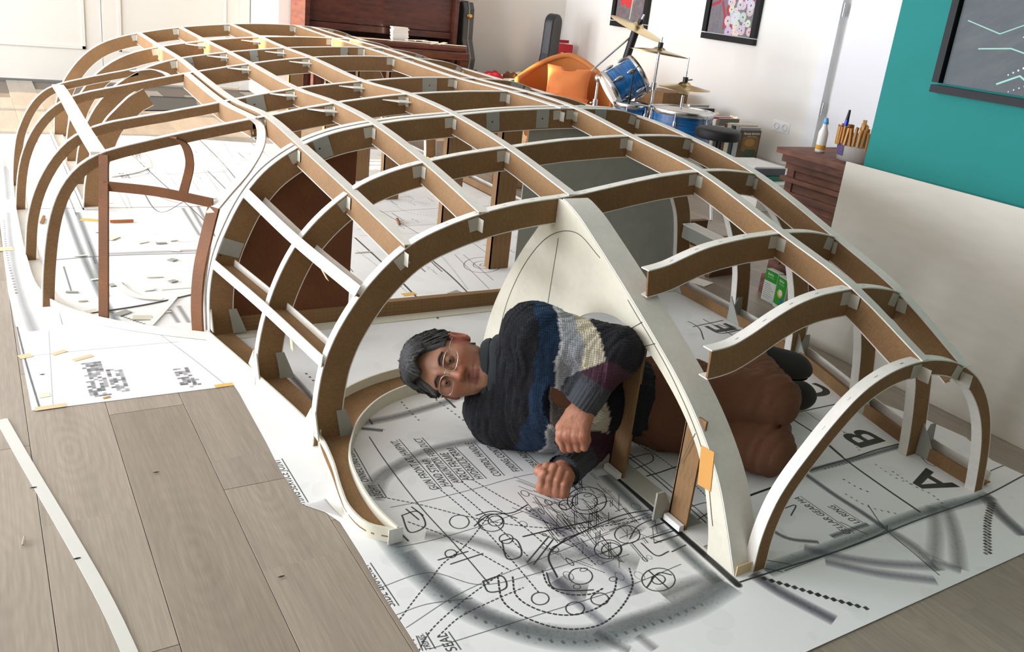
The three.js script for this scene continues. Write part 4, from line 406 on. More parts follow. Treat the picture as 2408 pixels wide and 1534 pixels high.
sheet('plan_sheet', [[0.071, -2.43], [0.063, -3.0], [0.054, -3.38], [0.055, -3.83], [0.06, -4.32], [0.1, -5.5], [0.126, -6.33], [0.96, -6.33], [1.54, -6.15], [2.37, -5.95], [2.66, -5.9], [2.66, -2.42], [0.597, -2.415]], backRect, backC, 0.0003, 'wide white plan sheet spread under the rear frames');
{ // curled sheet corner and yellow tapes
  const A = V(0.586, 0.003, -1.75), B = V(0.662, 0.003, -1.648), T = V(0.640, 0.020, -1.712), pos = [], idx = [], n = 8;
  for (let i = 0; i <= n; i++) for (let j = 0; j <= n; j++) { const e = A.clone().lerp(B, j / n), q = e.clone().lerp(T, i / n * Math.sin(Math.PI * (0.15 + 0.7 * j / n))); q.y = 0.003 + 0.024 * Math.sin(Math.PI * 0.8 * i / n) * Math.sin(Math.PI * j / n); pos.push(q.x, q.y, q.z); }
  for (let i = 0; i < n; i++) for (let j = 0; j < n; j++) { const a = i * (n + 1) + j; idx.push(a, a + 1, a + n + 1, a + 1, a + n + 2, a + n + 1); }
  const g = new THREE.BufferGeometry(); g.setAttribute('position', new THREE.Float32BufferAttribute(pos, 3)); g.setIndex(idx); g.computeVertexNormals();
  tag(mesh('paper_curl', g, std(0xc4c0ba, 0.6, { side: THREE.DoubleSide })), 'curled grey corner of the plan sheet lifting off the floor', 'paper');
  const tp = (x, z, w, d, a, label, m = M.tapeY, y = 0.0021) => { const t = mesh('floor_tape', at(box(-w / 2, w / 2, 0, 0.0006, -d / 2, d / 2), 0, 0, 0), m); t.position.set(x, y, z); t.rotation.y = a; tag(t, label, 'tape', 'tapes on the sheets'); };
  tp(0.575, -2.425, 0.062, 0.02, 0.02, 'bright yellow tape strip at the sheet corner below the framework'); tp(0.115, -2.435, 0.075, 0.022, 0.02, 'pale yellow tape strip on the lower left sheet corner', M.tapeT);
  tp(0.105, -2.515, 0.028, 0.03, 0.1, 'cream tape square just above the lower left sheet corner', std(0xf3e0bd, 0.7)); tp(0.255, -2.447, 0.02, 0.01, 0.3, 'small crumpled amber tape on the sheet edge', std(0xb98438, 0.7));
  tp(0.075, -2.80, 0.035, 0.03, 0.3, 'faint tan tape on the left edge of the sheet', M.tapeT); tp(0.165, -2.80, 0.045, 0.02, 0.5, 'tan tape scrap left of the canopy sill', M.tapeT); tp(0.225, -2.74, 0.06, 0.02, 0.4, 'yellow tape scrap near the printed block letters', M.tapeT);
  tp(0.42, -4.28, 0.10, 0.04, -0.4, 'yellow tape scrap beside the orange clothes peg', M.tapeY); tp(1.44, -3.02, 0.06, 0.03, 0.1, 'yellow tape square behind the sill beam', M.tapeY); tp(2.70, -2.62, 0.07, 0.05, 0.1, 'tan tape scrap on the bare floor right of the rail', M.tapeT);
  tp(0.06, -3.9, 0.06, 0.05, 0.1, 'tan tape on the far left sheet edge', M.tapeT);
}
// ---------------------------------------------------------------- background things
const woodTex = (r, g, b) => dataTex(512, 256, (u, v) => { const n = vnoise(u * 6, v * 48, 48), f = vnoise(u * 24, v * 64, 64), s = 0.85 + 0.25 * (n - 0.5) + 0.2 * (f - 0.5); return [r * s, g * s, b * s]; });
const uvBox = (g, k = 1) => { const p = g.attributes.position, n = g.attributes.normal, uv = g.attributes.uv; for (let i = 0; i < p.count; i++) { const a = Math.abs(n.getX(i)), b = Math.abs(n.getY(i)); if (a > 0.7) uv.setXY(i, p.getZ(i) * k, p.getY(i) * k); else if (b > 0.7) uv.setXY(i, p.getX(i) * k, p.getZ(i) * k); else uv.setXY(i, p.getX(i) * k, p.getY(i) * k); } return g; };
{ // upright piano
  const wood = new THREE.MeshPhysicalMaterial({ map: woodTex(96, 50, 38), roughness: 0.38, clearcoat: 0.3 }), t = thing('upright_piano', 'dark brown upright piano against the back wall', 'piano', [3.12, 0, -7.83]);
  const b = (n, ...a) => mesh(n, uvBox(box(...a)), wood, t);
  b('side_panel', -0.72, -0.68, 0, 1.25, 0, 0.40); b('side_panel', 0.68, 0.72, 0, 1.25, 0, 0.40); b('upper_panel', -0.68, 0.68, 0.79, 1.20, 0.3, 0.345); b('lower_panel', -0.68, 0.68, 0.08, 0.58, 0.28, 0.32); b('plinth', -0.68, 0.68, 0, 0.08, 0.25, 0.33);
  b('panel_frame', -0.68, 0.68, 0.73, 0.785, 0.3, 0.36); b('lid', -0.74, 0.74, 1.25, 1.28, 0, 0.42); b('back_board', -0.7, 0.7, 0.02, 1.24, 0.005, 0.05);
  mesh('key_bed', uvBox(at(rbox(1.46, 0.075, 0.36, 0.02, 3), 0, 0.605, 0.50)), wood, t); mesh('key_lid', uvBox(at(rbox(1.40, 0.05, 0.34, 0.02, 3), 0, 0.665, 0.5)), wood, t);
  for (const x of [-0.68, 0.68]) { mesh('leg', uvBox(box(x - 0.035, x + 0.035, 0.05, 0.57, 0.58, 0.65)), wood, t); mesh('foot', uvBox(box(x - 0.04, x + 0.04, 0, 0.05, 0.3, 0.70)), wood, t); }
  // papers on the key lid
  for (let i = 0; i < 9; i++) { const p = mesh('paper_strip', at(box(-0.075, 0.075, 0, 0.012, -0.03, 0.03), 0, 0, 0), M.tapeW); p.position.set(3.24 + rr(-0.006, 0.006), 0.692 + i * 0.0125, -7.38 + rr(-0.004, 0.004)); p.rotation.y = rr(-0.06, 0.06); tag(p, 'white card strip in the neat stack on the piano lid', 'card strip', 'stacked card strips on the piano'); }
  for (const [x, z, a] of [[3.42, -7.33, 0.5], [3.48, -7.28, -0.4], [3.55, -7.3, 0.9], [3.36, -7.3, 0.1], [3.60, -7.25, 0.7]]) { const p = mesh('loose_strip', box(-0.09, 0.09, 0, 0.004, -0.02, 0.02), M.card); p.position.set(x, 0.692 + rr(0, 0.012), z); p.rotation.set(rr(-0.05, 0.05), a, 0.04); tag(p, 'loose white card strip scattered on the right of the piano lid', 'card strip', 'loose card strips on the piano'); }
  const l = mesh('long_strip', box(-0.62, 0.62, 0, 0.004, -0.02, 0.02), M.card); l.position.set(3.2, 0.694, -7.20); l.rotation.y = 0.0; tag(l, 'long thin white strip lying along the piano lid edge', 'card strip');
}
{ // hard guitar case with brass latches
  const t = thing('guitar_case', 'grey hard guitar case with brass latches standing beside the piano', 'guitar case', [3.98, 0, -7.60], 0.12);
  const s = new THREE.Shape([[-0.17, 0.0], [0.17, 0.0], [0.2, 0.12], [0.2, 0.3], [0.14, 0.42], [0.16, 0.55], [0.12, 0.64], [0.085, 0.72], [0.075, 1.0], [0.05, 1.05], [-0.05, 1.05], [-0.075, 1.0], [-0.085, 0.72], [-0.12, 0.64], [-0.16, 0.55], [-0.14, 0.42], [-0.2, 0.3], [-0.2, 0.12]].map(p => new THREE.Vector2(...p)));
  const g = new THREE.ExtrudeGeometry(s, { depth: 0.10, bevelEnabled: true, bevelSize: 0.012, bevelThickness: 0.012, bevelSegments: 3 }); g.rotateY(Math.PI / 2).translate(-0.05, 0.012, 0);
  mesh('shell', g, std(0x4b4d50, 0.5), t); mesh('seam_band', new THREE.ExtrudeGeometry(s, { depth: 0.012, bevelEnabled: true, bevelSize: 0.016, bevelThickness: 0.003, bevelSegments: 2 }).rotateY(Math.PI / 2).translate(-0.006, 0.016, 0), std(0x8b8472, 0.4, { metalness: 0.6 }), t);
  for (const y of [0.95, 0.66]) mesh('latch', at(new THREE.SphereGeometry(1, 20, 12).scale(0.035, 0.022, 0.02), 0.0, y, 0.096), M.brass, t);
}
{ // low bench with white cloth and clothes
  const t = thing('covered_bench', 'low bench under a rumpled white cloth by the back wall', 'bench', [4.22, 0, -7.2]);
  const g = new THREE.PlaneGeometry(0.62, 0.5, 40, 26).rotateX(-Math.PI / 2), p = g.attributes.position; for (let i = 0; i < p.count; i++) p.setY(i, 0.41 + 0.03 * vnoise(p.getX(i) * 9 + 20, p.getZ(i) * 9 + 20) + 0.012 * vnoise(p.getX(i) * 26 + 30, p.getZ(i) * 26 + 30)); g.computeVertexNormals();
  mesh('cloth_top', g, std(0xeee6da, 0.9), t); mesh('cloth_skirt', box(-0.31, 0.31, 0.02, 0.425, 0.2, 0.25), std(0xeee6da, 0.9), t); mesh('frame', box(-0.29, 0.29, 0, 0.40, -0.24, 0.2), std(0x9d8f7c, 0.8), t);
  const heap = (name, label, x, z, sx, sy, sz, col, cat) => { const q = new THREE.SphereGeometry(1, 32, 20), v = q.attributes.position; for (let i = 0; i < v.count; i++) { const k = 1 + 0.5 * (vnoise(v.getX(i) * 2.4 + 12 + x * 7, v.getY(i) * 2.4 + 20 + v.getZ(i) * 2) - 0.5); v.setXYZ(i, v.getX(i) * sx * k, Math.max(-0.05, v.getY(i)) * sy * k, v.getZ(i) * sz * k); } q.computeVertexNormals(); const m = mesh(name, q, std(col, 0.9)); m.position.set(x, 0.425, z); return tag(m, label, cat); };
  heap('red_cloth', 'crumpled red garment on the covered bench', 4.10, -7.12, 0.12, 0.07, 0.09, 0xb01c2a, 'cloth'); heap('brown_bag', 'brown leather roll beside the red garment', 4.29, -7.15, 0.075, 0.075, 0.07, 0x6a3f1c, 'bag'); heap('sheepskin', 'pale yellow fleece on the covered bench', 4.44, -7.28, 0.09, 0.06, 0.09, 0xe3d9b4, 'fleece'); heap('green_cloth', 'dark green crumpled cloth beside the guitar case', 4.00, -7.34, 0.06, 0.05, 0.06, 0x3d4433, 'cloth');
}
{ // soft guitar bag in the corner
  const t = thing('guitar_bag', 'black soft guitar bag leaning in the room corner', 'guitar bag', [4.76, 0.0, -7.32], 0.5);
  const s = new THREE.Shape(); s.moveTo(-0.18, 0.02); s.bezierCurveTo(-0.26, 0.1, -0.24, 0.34, -0.16, 0.42); s.bezierCurveTo(-0.13, 0.5, -0.11, 0.56, -0.085, 0.68); s.lineTo(-0.085, 0.97); s.bezierCurveTo(-0.08, 1.07, 0.08, 1.07, 0.085, 0.97); s.lineTo(0.085, 0.68); s.bezierCurveTo(0.11, 0.56, 0.13, 0.5, 0.16, 0.42); s.bezierCurveTo(0.24, 0.34, 0.26, 0.1, 0.18, 0.02); s.closePath();
  const g = new THREE.ExtrudeGeometry(s, { depth: 0.06, bevelEnabled: true, bevelSize: 0.015, bevelThickness: 0.02, bevelSegments: 4, curveSegments: 20 });
  const bag = mesh('bag_body', g, std(0x232427, 0.45, { bumpMap: scaled(fleck, 6, 6), bumpScale: 0.01 }), t); bag.rotation.z = -0.05;
  mesh('strap', tube([V(0.1, 0.62, 0.10), V(0.16, 0.66, 0.14), V(0.2, 0.7, 0.12)], 0.014), M.rubber, t);
  const b = mesh('red_box', uvBox(rbox(0.2, 0.3, 0.14, 0.004)), std(0xc01b33, 0.6)); b.position.set(5.10, 0.62, -7.55); b.rotation.y = 0.2; tag(b, 'red and white cardboard box behind the wicker armchair', 'box');
  mesh('white_label', box(-0.07, 0.07, -0.02, 0.07, 0.071, 0.0725), std(0xf0dede, 0.7), b); mesh('red_flap', at(box(-0.08, 0.08, 0, 0.03, -0.002, 0.002), 0, 0.16, 0.02), std(0xb51428, 0.6), b);
  const st = mesh('box_stand', rbox(0.24, 0.46, 0.3, 0.01), std(0xd8cfc0, 0.8)); st.position.set(5.11, 0.235, -7.56); tag(st, 'pale low cupboard behind the wicker armchair carrying the red box', 'cupboard');
}
{ // wicker armchair
  const t = thing('wicker_armchair', 'round orange wicker armchair with sunlit cushion', 'armchair', [4.15, 0, -6.02], -0.62);   // local +z is the chair's front
  const wick = new THREE.MeshStandardMaterial({ color: 0xffffff, roughness: 0.7, map: scaled(dataTex(256, 256, (u, v) => { const a = Math.sin(u * Math.PI * 32), b = Math.sin(v * Math.PI * 32 + (Math.floor(u * 16) % 2) * Math.PI), s = 0.74 + 0.14 * a * b + 0.12 * Math.abs(a); return [222 * s, 138 * s, 60 * s]; }), 6, 3) });
  // curved back and arms: a band round a half oval
  const prof = []; for (let i = 0; i <= 40; i++) { const a = -0.25 + (Math.PI + 0.5) * i / 40, c = Math.abs(Math.cos(a)); prof.push({ x: 0.40 * Math.cos(a), z: -0.36 * Math.sin(a), top: 0.75 - 0.22 * Math.pow(c, 1.6) - (i < 3 || i > 37 ? 0.05 : 0) }); }
  const pos = [], uv = [], idx = [], rows = 10;
  prof.forEach((p, i) => { for (let j = 0; j <= rows; j++) { const y = 0.14 + (p.top - 0.14) * j / rows, k = 1 + 0.12 * (y - 0.3); pos.push(p.x * k, y, p.z * k); uv.push(i / 40, j / rows); } });
  for (let i = 0; i < 40; i++) for (let j = 0; j < rows; j++) { const a = i * (rows + 1) + j, b = a + rows + 1; idx.push(a, b, a + 1, b, b + 1, a + 1); }
  const g = new THREE.BufferGeometry(); g.setAttribute('position', new THREE.Float32BufferAttribute(pos, 3)); g.setAttribute('uv', new THREE.Float32BufferAttribute(uv, 2)); g.setIndex(idx); g.computeVertexNormals();
  const inner = g.clone().scale(0.95, 1, 0.95); const out = merge([g, inner]); mesh('woven_shell', out, Object.assign(wick, { side: THREE.DoubleSide }), t);
  mesh('rim', tube(prof.map(p => V(p.x * (1 + 0.12 * (p.top - 0.3)) * 0.975, p.top, p.z * (1 + 0.12 * (p.top - 0.3)) * 0.975)), 0.024, 80, 10), std(0xc77c3c, 0.6), t);
  for (const s of [0, 40]) { const p = prof[s]; mesh('arm_post', tube([V(p.x, 0.05, p.z), V(p.x * 1.02, 0.3, p.z), V(p.x * 1.03, p.top, p.z)], 0.022, 20, 8), std(0xb5672e, 0.5), t); }
  mesh('seat', at(new THREE.CylinderGeometry(0.37, 0.34, 0.08, 36), 0, 0.28, -0.08), wick, t); mesh('skirt', at(new THREE.CylinderGeometry(0.34, 0.30, 0.18, 36, 1, true), 0, 0.17, -0.08), wick, t);
  for (const [x, z] of [[-0.25, 0.1], [0.25, 0.1], [-0.22, -0.26], [0.22, -0.26]]) mesh('leg', cyl(V(x, 0, z), V(x * 0.95, 0.1, z), 0.022), std(0xb5672e, 0.5), t);
  // cushion propped on the seat
  const c = new THREE.BoxGeometry(0.38, 0.38, 0.15, 18, 18, 4), p = c.attributes.position;
  for (let i = 0; i < p.count; i++) { const x = p.getX(i) / 0.19, y = p.getY(i) / 0.19, z = p.getZ(i), e = Math.max(0, 1 - x * x) * Math.max(0, 1 - y * y), pin = 1 - 0.10 * (1 - x * x) * Math.abs(y) - 0.1 * (1 - y * y) * Math.abs(x); p.setXYZ(i, p.getX(i) * pin, p.getY(i) * pin - (Math.abs(x) < 0.3 && y > 0.8 ? 0.06 : 0), z * (0.12 + 1.05 * Math.pow(e, 0.5)) + 0.02 * (vnoise(x * 3 + 9, y * 3 + 9) - 0.5)); }
  c.computeVertexNormals(); const cu = mesh('orange_cushion', c, std(0xe8894c, 0.85)); tag(cu, 'orange cushion propped in the wicker armchair', 'cushion');
  const cb = V(0.02, 0.50, -0.10).applyAxisAngle(V(0, 1, 0), -0.62); cu.position.set(4.15 + cb.x, cb.y, -6.02 + cb.z); cu.rotation.set(-0.45, -0.62, 0.0, 'YXZ');
  const c2 = mesh('orange_cushion', c.clone().scale(1, 0.9, 0.8), std(0xe8894c, 0.85)); const cc = V(0.02, 0.385, 0.1).applyAxisAngle(V(0, 1, 0), -0.62); c2.position.set(4.15 + cc.x, cc.y, -6.02 + cc.z); c2.rotation.set(-1.35, -0.62, 0, 'YXZ'); tag(c2, 'orange seat cushion lying flat in the wicker armchair', 'cushion');
}
{ // drum kit
  const right = V(0.8415, 0.1152, 0.5278), upv = V(0.0748, 0.9428, -0.325), blue = new THREE.MeshPhysicalMaterial({ map: dataTex(256, 128, (u, v) => { const n = vnoise(u * 8, v * 64, 64), s = 0.7 + 0.6 * n; return [16 * s, 92 * s, 150 * s]; }), roughness: 0.3, clearcoat: 0.8 }), head = std(0xf2f0ea, 0.4);
  const drum = (name, label, c, axis, r, len, group) => {
    const t = thing(name, label, 'drum', c, 0, group), q = new THREE.Quaternion().setFromUnitVectors(V(0, 1, 0), axis.clone().normalize()), inner = new THREE.Group();
    const put = (n, g, m) => { g.applyQuaternion(q); return mesh(n, g, m, t); };
    put('shell', new THREE.CylinderGeometry(r, r, len, 48, 1, true), Object.assign(blue, { side: THREE.DoubleSide }));
    for (const s of [-1, 1]) { put('hoop', lathe([[r + 0.002, -0.018], [r + 0.016, -0.018], [r + 0.018, 0.012], [r + 0.006, 0.016], [r + 0.002, 0.01], [r + 0.002, -0.018]], 48).translate(0, s * (len / 2 - 0.002), 0), M.chrome); put('head', new THREE.CylinderGeometry(r, r, 0.004, 48).translate(0, s * (len / 2 + 0.002), 0), head); }
    for (let i = 0; i < 6; i++) { const a = i / 6 * 2 * Math.PI + 0.4, x = Math.cos(a) * (r + 0.016), z = Math.sin(a) * (r + 0.016); for (const s of [-1, 1]) put('lug', merge([new THREE.SphereGeometry(1, 14, 10).scale(0.012, 0.035, 0.012).translate(x, s * len * 0.22, z), cyl(V(x, s * len * 0.22, z), V(x, s * len * 0.5, z), 0.004, 0.004, 8)]), M.chrome); }
    return t;
  };
  drum('tom_drum', 'blue tom drum tilted on its stand beside the armchair', [4.00, 0.685, -5.05], right.clone().multiplyScalar(0.86).addScaledVector(upv, 0.46).add(V(-0.05, 0, -0.05)), 0.135, 0.235, 'blue drum kit');
  drum('floor_tom', 'wide blue floor tom with chrome hoop under the hi-hat', [4.15, 0.43, -4.55], V(0.0, 1, 0.0), 0.21, 0.28, 'blue drum kit');
  drum('snare_drum', 'small blue drum behind the floor tom', [3.98, 0.43, -4.90], V(0, 1, 0), 0.12, 0.24, 'blue drum kit');
  drum('bass_drum', 'blue bass drum low behind the framework edge', [4.30, 0.20, -5.15], V(-0.8, 0, 0.55), 0.19, 0.32, 'blue drum kit');
  const cymbal = (n, label, c, nrm, r, tint) => { const t = thing(n, label, 'cymbal', c), q = new THREE.Quaternion().setFromUnitVectors(V(0, 1, 0), nrm.normalize()); const g = lathe([[0, 0.03], [0.03, 0.028], [0.045, 0.014], [0.06, 0.010], [r * 0.6, 0.002], [r, -0.012], [r, -0.0135], [r * 0.6, 0.0005], [0.06, 0.0085], [0.043, 0.012], [0.028, 0.026], [0, 0.028]], 64).applyQuaternion(q); mesh('plate', g, std(tint, 0.28, { metalness: 1 }), t); mesh('felt_washer', new THREE.CylinderGeometry(0.018, 0.018, 0.035, 16).translate(0, 0.045, 0).applyQuaternion(q), M.black, t); mesh('wing_nut', new THREE.CylinderGeometry(0.007, 0.007, 0.05, 10).translate(0, 0.075, 0).applyQuaternion(q), M.chrome, t); return t; };
  cymbal('crash_cymbal', 'large tilted brass crash cymbal at the top of the kit', [4.127, 1.075, -5.149], V(0.173, 0.828, 0.248), 0.215, 0xd9c28c);
  cymbal('ride_cymbal', 'dark bronze ride cymbal on the middle chrome stand', [4.135, 0.935, -4.877], V(0.088, 0.928, -0.02), 0.215, 0xa08f5c);
  for (const [dy, s, lb] of [[0.012, 1, 'top'], [-0.012, -1, 'bottom']]) { const c = cymbal('hi_hat_cymbal', `brass ${lb} plate of the hi-hat`, [4.154, 0.722 + dy, -4.578], V(0, s, 0), 0.18, 0xd8bd80); if (s < 0) c.children.slice(1).forEach(k => c.remove(k)); c.userData.group = 'hi-hat plates'; }
  const stand = (n, label, x, z, top, legs = true, r = 0.012) => { const t = thing(n, label, 'stand', [x, 0, z]); mesh('tube', cyl(V(0, 0.15, 0), V(0, top, 0), r, r * 0.8, 14), M.chrome, t); mesh('clamp', merge([cyl(V(0, top * 0.72, 0), V(0, top * 0.72 + 0.05, 0), r * 1.7), cyl(V(0, top * 0.72 + 0.025, 0), V(-0.05, top * 0.72 + 0.025, 0.01), 0.006)]), M.chrome, t); if (legs) for (let i = 0; i < 3; i++) { const a = i * 2.094 + 0.5; mesh('leg', cyl(V(0, 0.22, 0), V(0.12 * Math.cos(a), 0.01, 0.12 * Math.sin(a)), 0.009), M.chrome, t); } return t; };
  stand('cymbal_stand', 'chrome stand carrying the ride cymbal', 4.135, -4.877, 0.925); const hs = stand('hi_hat_stand', 'chrome stand carrying the hi-hat', 4.154, -4.578, 0.70); mesh('pull_rod', cyl(V(0, 0.7, 0), V(0, 0.93, 0), 0.005), M.chrome, hs); mesh('seat_cup', lathe([[0, -0.03], [0.02, -0.03], [0.035, 0], [0, 0]], 20).translate(0, 0.705, 0), M.black, hs); mesh('clutch', merge([cyl(V(0, 0.745, 0), V(0, 0.785, 0), 0.012), cyl(V(0, 0.775, 0), V(0.045, 0.785, 0.02), 0.006)]), M.chrome, hs);
  const cs = stand('boom_stand', 'black sleeved boom stand behind the tilted tom', 4.04, -5.16, 0.62); mesh('black_sleeve', cyl(V(0.02, 0.80, 0), V(0.075, 1.06, 0.01), 0.028, 0.03, 18), M.black, cs); mesh('boom_arm', cyl(V(-0.2, 0.73, -0.1), V(0.04, 1.0, 0), 0.007), M.chrome, cs); mesh('boom_tube', cyl(V(0, 0.6, 0), V(0.03, 0.82, 0), 0.01), M.chrome, cs);
  const ms = stand('mic_stand', 'thin black stand in front of the tilted tom', 3.90, -4.84, 0.8, true, 0.007); ms.children.forEach(k => { k.material = M.black; });
  const ts = stand('tom_stand', 'chrome tom stand beside the wicker arm', 3.93, -5.28, 0.66); mesh('ball_joint', at(new THREE.SphereGeometry(0.03, 18, 12), 0, 0.68, 0), M.chrome, ts);
  const st = thing('drum_stool', 'black round drum stool in front of the bookshelf', 'stool', [3.92, 0, -3.94]); mesh('seat', lathe([[0, 0], [0.13, 0], [0.142, 0.012], [0.142, 0.05], [0.13, 0.064], [0, 0.066]], 48).translate(0, 0.492, 0), std(0x17181b, 0.6), st); mesh('post', cyl(V(0, 0.1, 0), V(0, 0.495, 0), 0.016), M.black, st); for (let i = 0; i < 3; i++) mesh('leg', cyl(V(0, 0.25, 0), V(0.2 * Math.cos(i * 2.09), 0.01, 0.2 * Math.sin(i * 2.09)), 0.01), M.chrome, st);
  const bx = mesh('moving_box', rbox(0.34, 0.40, 0.3, 0.004), M.kraft); bx.position.set(4.95, 0.37, -5.72); bx.rotation.y = 0.2; tag(bx, 'brown cardboard box against the wall behind the drums', 'box');
  const bt = mesh('box_table', rbox(0.4, 0.16, 0.36, 0.006), std(0xcfc7b8, 0.8)); bt.position.set(4.95, 0.082, -5.72); tag(bt, 'low pale crate under the brown cardboard box', 'crate');
}
{ // books along the right wall on a low ledge
  const led = struct('trim_2', box(4.78, 5.28, 0, 0.18, -5.52, -4.5), std(0xe9e4d8, 0.6), 'low white tiled ledge along the right wall', 'ledge');
  mesh('corner_block', box(4.40, 5.28, 0, 0.18, -4.5, -3.95), std(0xe9e4d8, 0.6), led);
  for (let i = 0; i < 5; i++) mesh('tile', rbox(0.004, 0.16, 0.09, 0.001, 1).translate(4.398, 0.092, -4.45 + i * 0.094 * 0.8), std(0xefeae0, 0.3), led);
  let z = -5.46; const cols = [0x2d3a33, 0xd8d2c4, 0x1f3f6e, 0x9aa0a6, 0x2166b8, 0x15161a, 0xe4dcc8, 0xcfc3a8, 0x3b4a52, 0xe9e4da, 0xc8557a, 0x541824, 0xf0ece4, 0x7a7468, 0xddd6c6, 0x1c1d20, 0x5a4a3a, 0xd6cfb0, 0x35515f, 0xb8b5ad, 0xb8b9c4];
  const cn = ['dark green', 'cream', 'navy', 'grey', 'bright blue', 'black', 'ivory', 'beige', 'slate', 'white', 'pink', 'maroon', 'pale', 'taupe', 'light', 'black', 'brown', 'straw', 'teal grey', 'silver', 'lilac grey'];
  cols.forEach((c, i) => {
    const th = i > 17 ? rr(0.02, 0.032) : rr(0.022, 0.048), h = i < 6 ? rr(0.29, 0.34) : i > 16 ? rr(0.25, 0.28) : rr(0.21, 0.30), d = rr(0.18, 0.26); z += th + 0.003;
    const b = thing('book', `${cn[i]}${i === 15 ? ' thin' : ''} book standing ${i ? `number ${i + 1} from the far end of` : 'first at the far end of'} the wall row`, 'book', [5.02, 0.181, z - th / 2], 0, 'books on the ledge');
    mesh('cover', rbox(d, h, th, 0.002), std(c, 0.55), b).position.set(0, h / 2, 0); mesh('pages', box(-d / 2 + 0.006, d / 2 + 0.001, h - 0.004, h + 0.0006, -th / 2 + 0.003, th / 2 - 0.003), std(0xe8e0cc, 0.9), b);
    mesh('spine_label', box(-d / 2 - 0.0009, -d / 2, h * 0.55, h * 0.8, -th / 2 + 0.004, th / 2 - 0.004), std(i % 3 ? 0xd9d2c0 : 0x8a2f2f, 0.7), b);
  });
  // picture book facing out at the near end
  const cov = canvas(256, 320, (c, w, h) => { const g = c.createLinearGradient(0, 0, w, h); c.fillStyle = '#4a3f22'; c.fillRect(0, 0, w, h); c.fillStyle = '#7d5a2c'; c.fillRect(16, 60, w - 32, 150); c.fillStyle = '#a77a3a'; c.beginPath(); c.ellipse(120, 120, 70, 40, 0, 0, 7); c.fill(); c.fillStyle = '#24401f'; c.fillRect(70, 190, 140, 100); c.fillStyle = '#35562b'; for (let i = 0; i < 60; i++) c.fillRect(rr(70, 200), rr(190, 280), 8, 6); c.fillStyle = '#efe8d6'; c.font = 'bold 34px serif'; c.fillText('Tuscany Interiors', 12, 40, 232); c.font = '14px serif'; c.fillText('Interiors of Tuscany', 70, 62); });
  const b = thing('picture_book', 'picture book titled Tuscany Interiors at the near end of the books', 'book', [4.99, 0.181, z + 0.03]); b.rotation.y = 0; mesh('cover', rbox(0.20, 0.245, 0.03, 0.002), std(0x5b4a24, 0.5), b).position.set(0, 0.122, 0); mesh('front_print', new THREE.PlaneGeometry(0.196, 0.24).translate(0, 0.122, 0.0156), std(0xffffff, 0.4, { map: tex(cov) }), b);
  const lay = (y, h, w, d, c, label, a, txt) => { const k = mesh('lying_book', rbox(w, h, d, 0.003), std(c, 0.5)); k.position.set(4.60, y + h / 2, -4.22); k.rotation.y = a; tag(k, label, 'book', 'lying books'); mesh('page_block', box(-w / 2 - 0.0008, -w / 2, -h / 2 + 0.004, h / 2 - 0.004, -d / 2 + 0.004, d / 2 - 0.004), std(txt, 0.7), k); };
  lay(0.181, 0.035, 0.30, 0.36, 0x0f6a52, 'large green book at the bottom of the lying pile', 0.05, 0x1f7a60); lay(0.217, 0.05, 0.29, 0.33, 0x4d5358, 'thick grey book in the middle of the lying pile', 0.0, 0x2d3338);
  const pp = mesh('paper_pile', rbox(0.28, 0.012, 0.32, 0.002), std(0xf4f1ea, 0.7)); pp.position.set(4.60, 0.2735, -4.22); pp.rotation.y = -0.06; tag(pp, 'white papers on top of the lying books', 'papers');
  // sockets
  const s = thing('wall_socket', 'white double wall socket beside the door frame', 'socket', [5.298, 0.462, -4.66]); mesh('plate', rbox(0.012, 0.085, 0.17, 0.003), std(0xf7f7f5, 0.35), s);
  for (const dz of [-0.042, 0.042]) mesh('outlet', new THREE.TorusGeometry(0.024, 0.005, 10, 28).rotateY(Math.PI / 2).translate(-0.009, 0, dz), std(0xf2f2f0, 0.3), s);
}
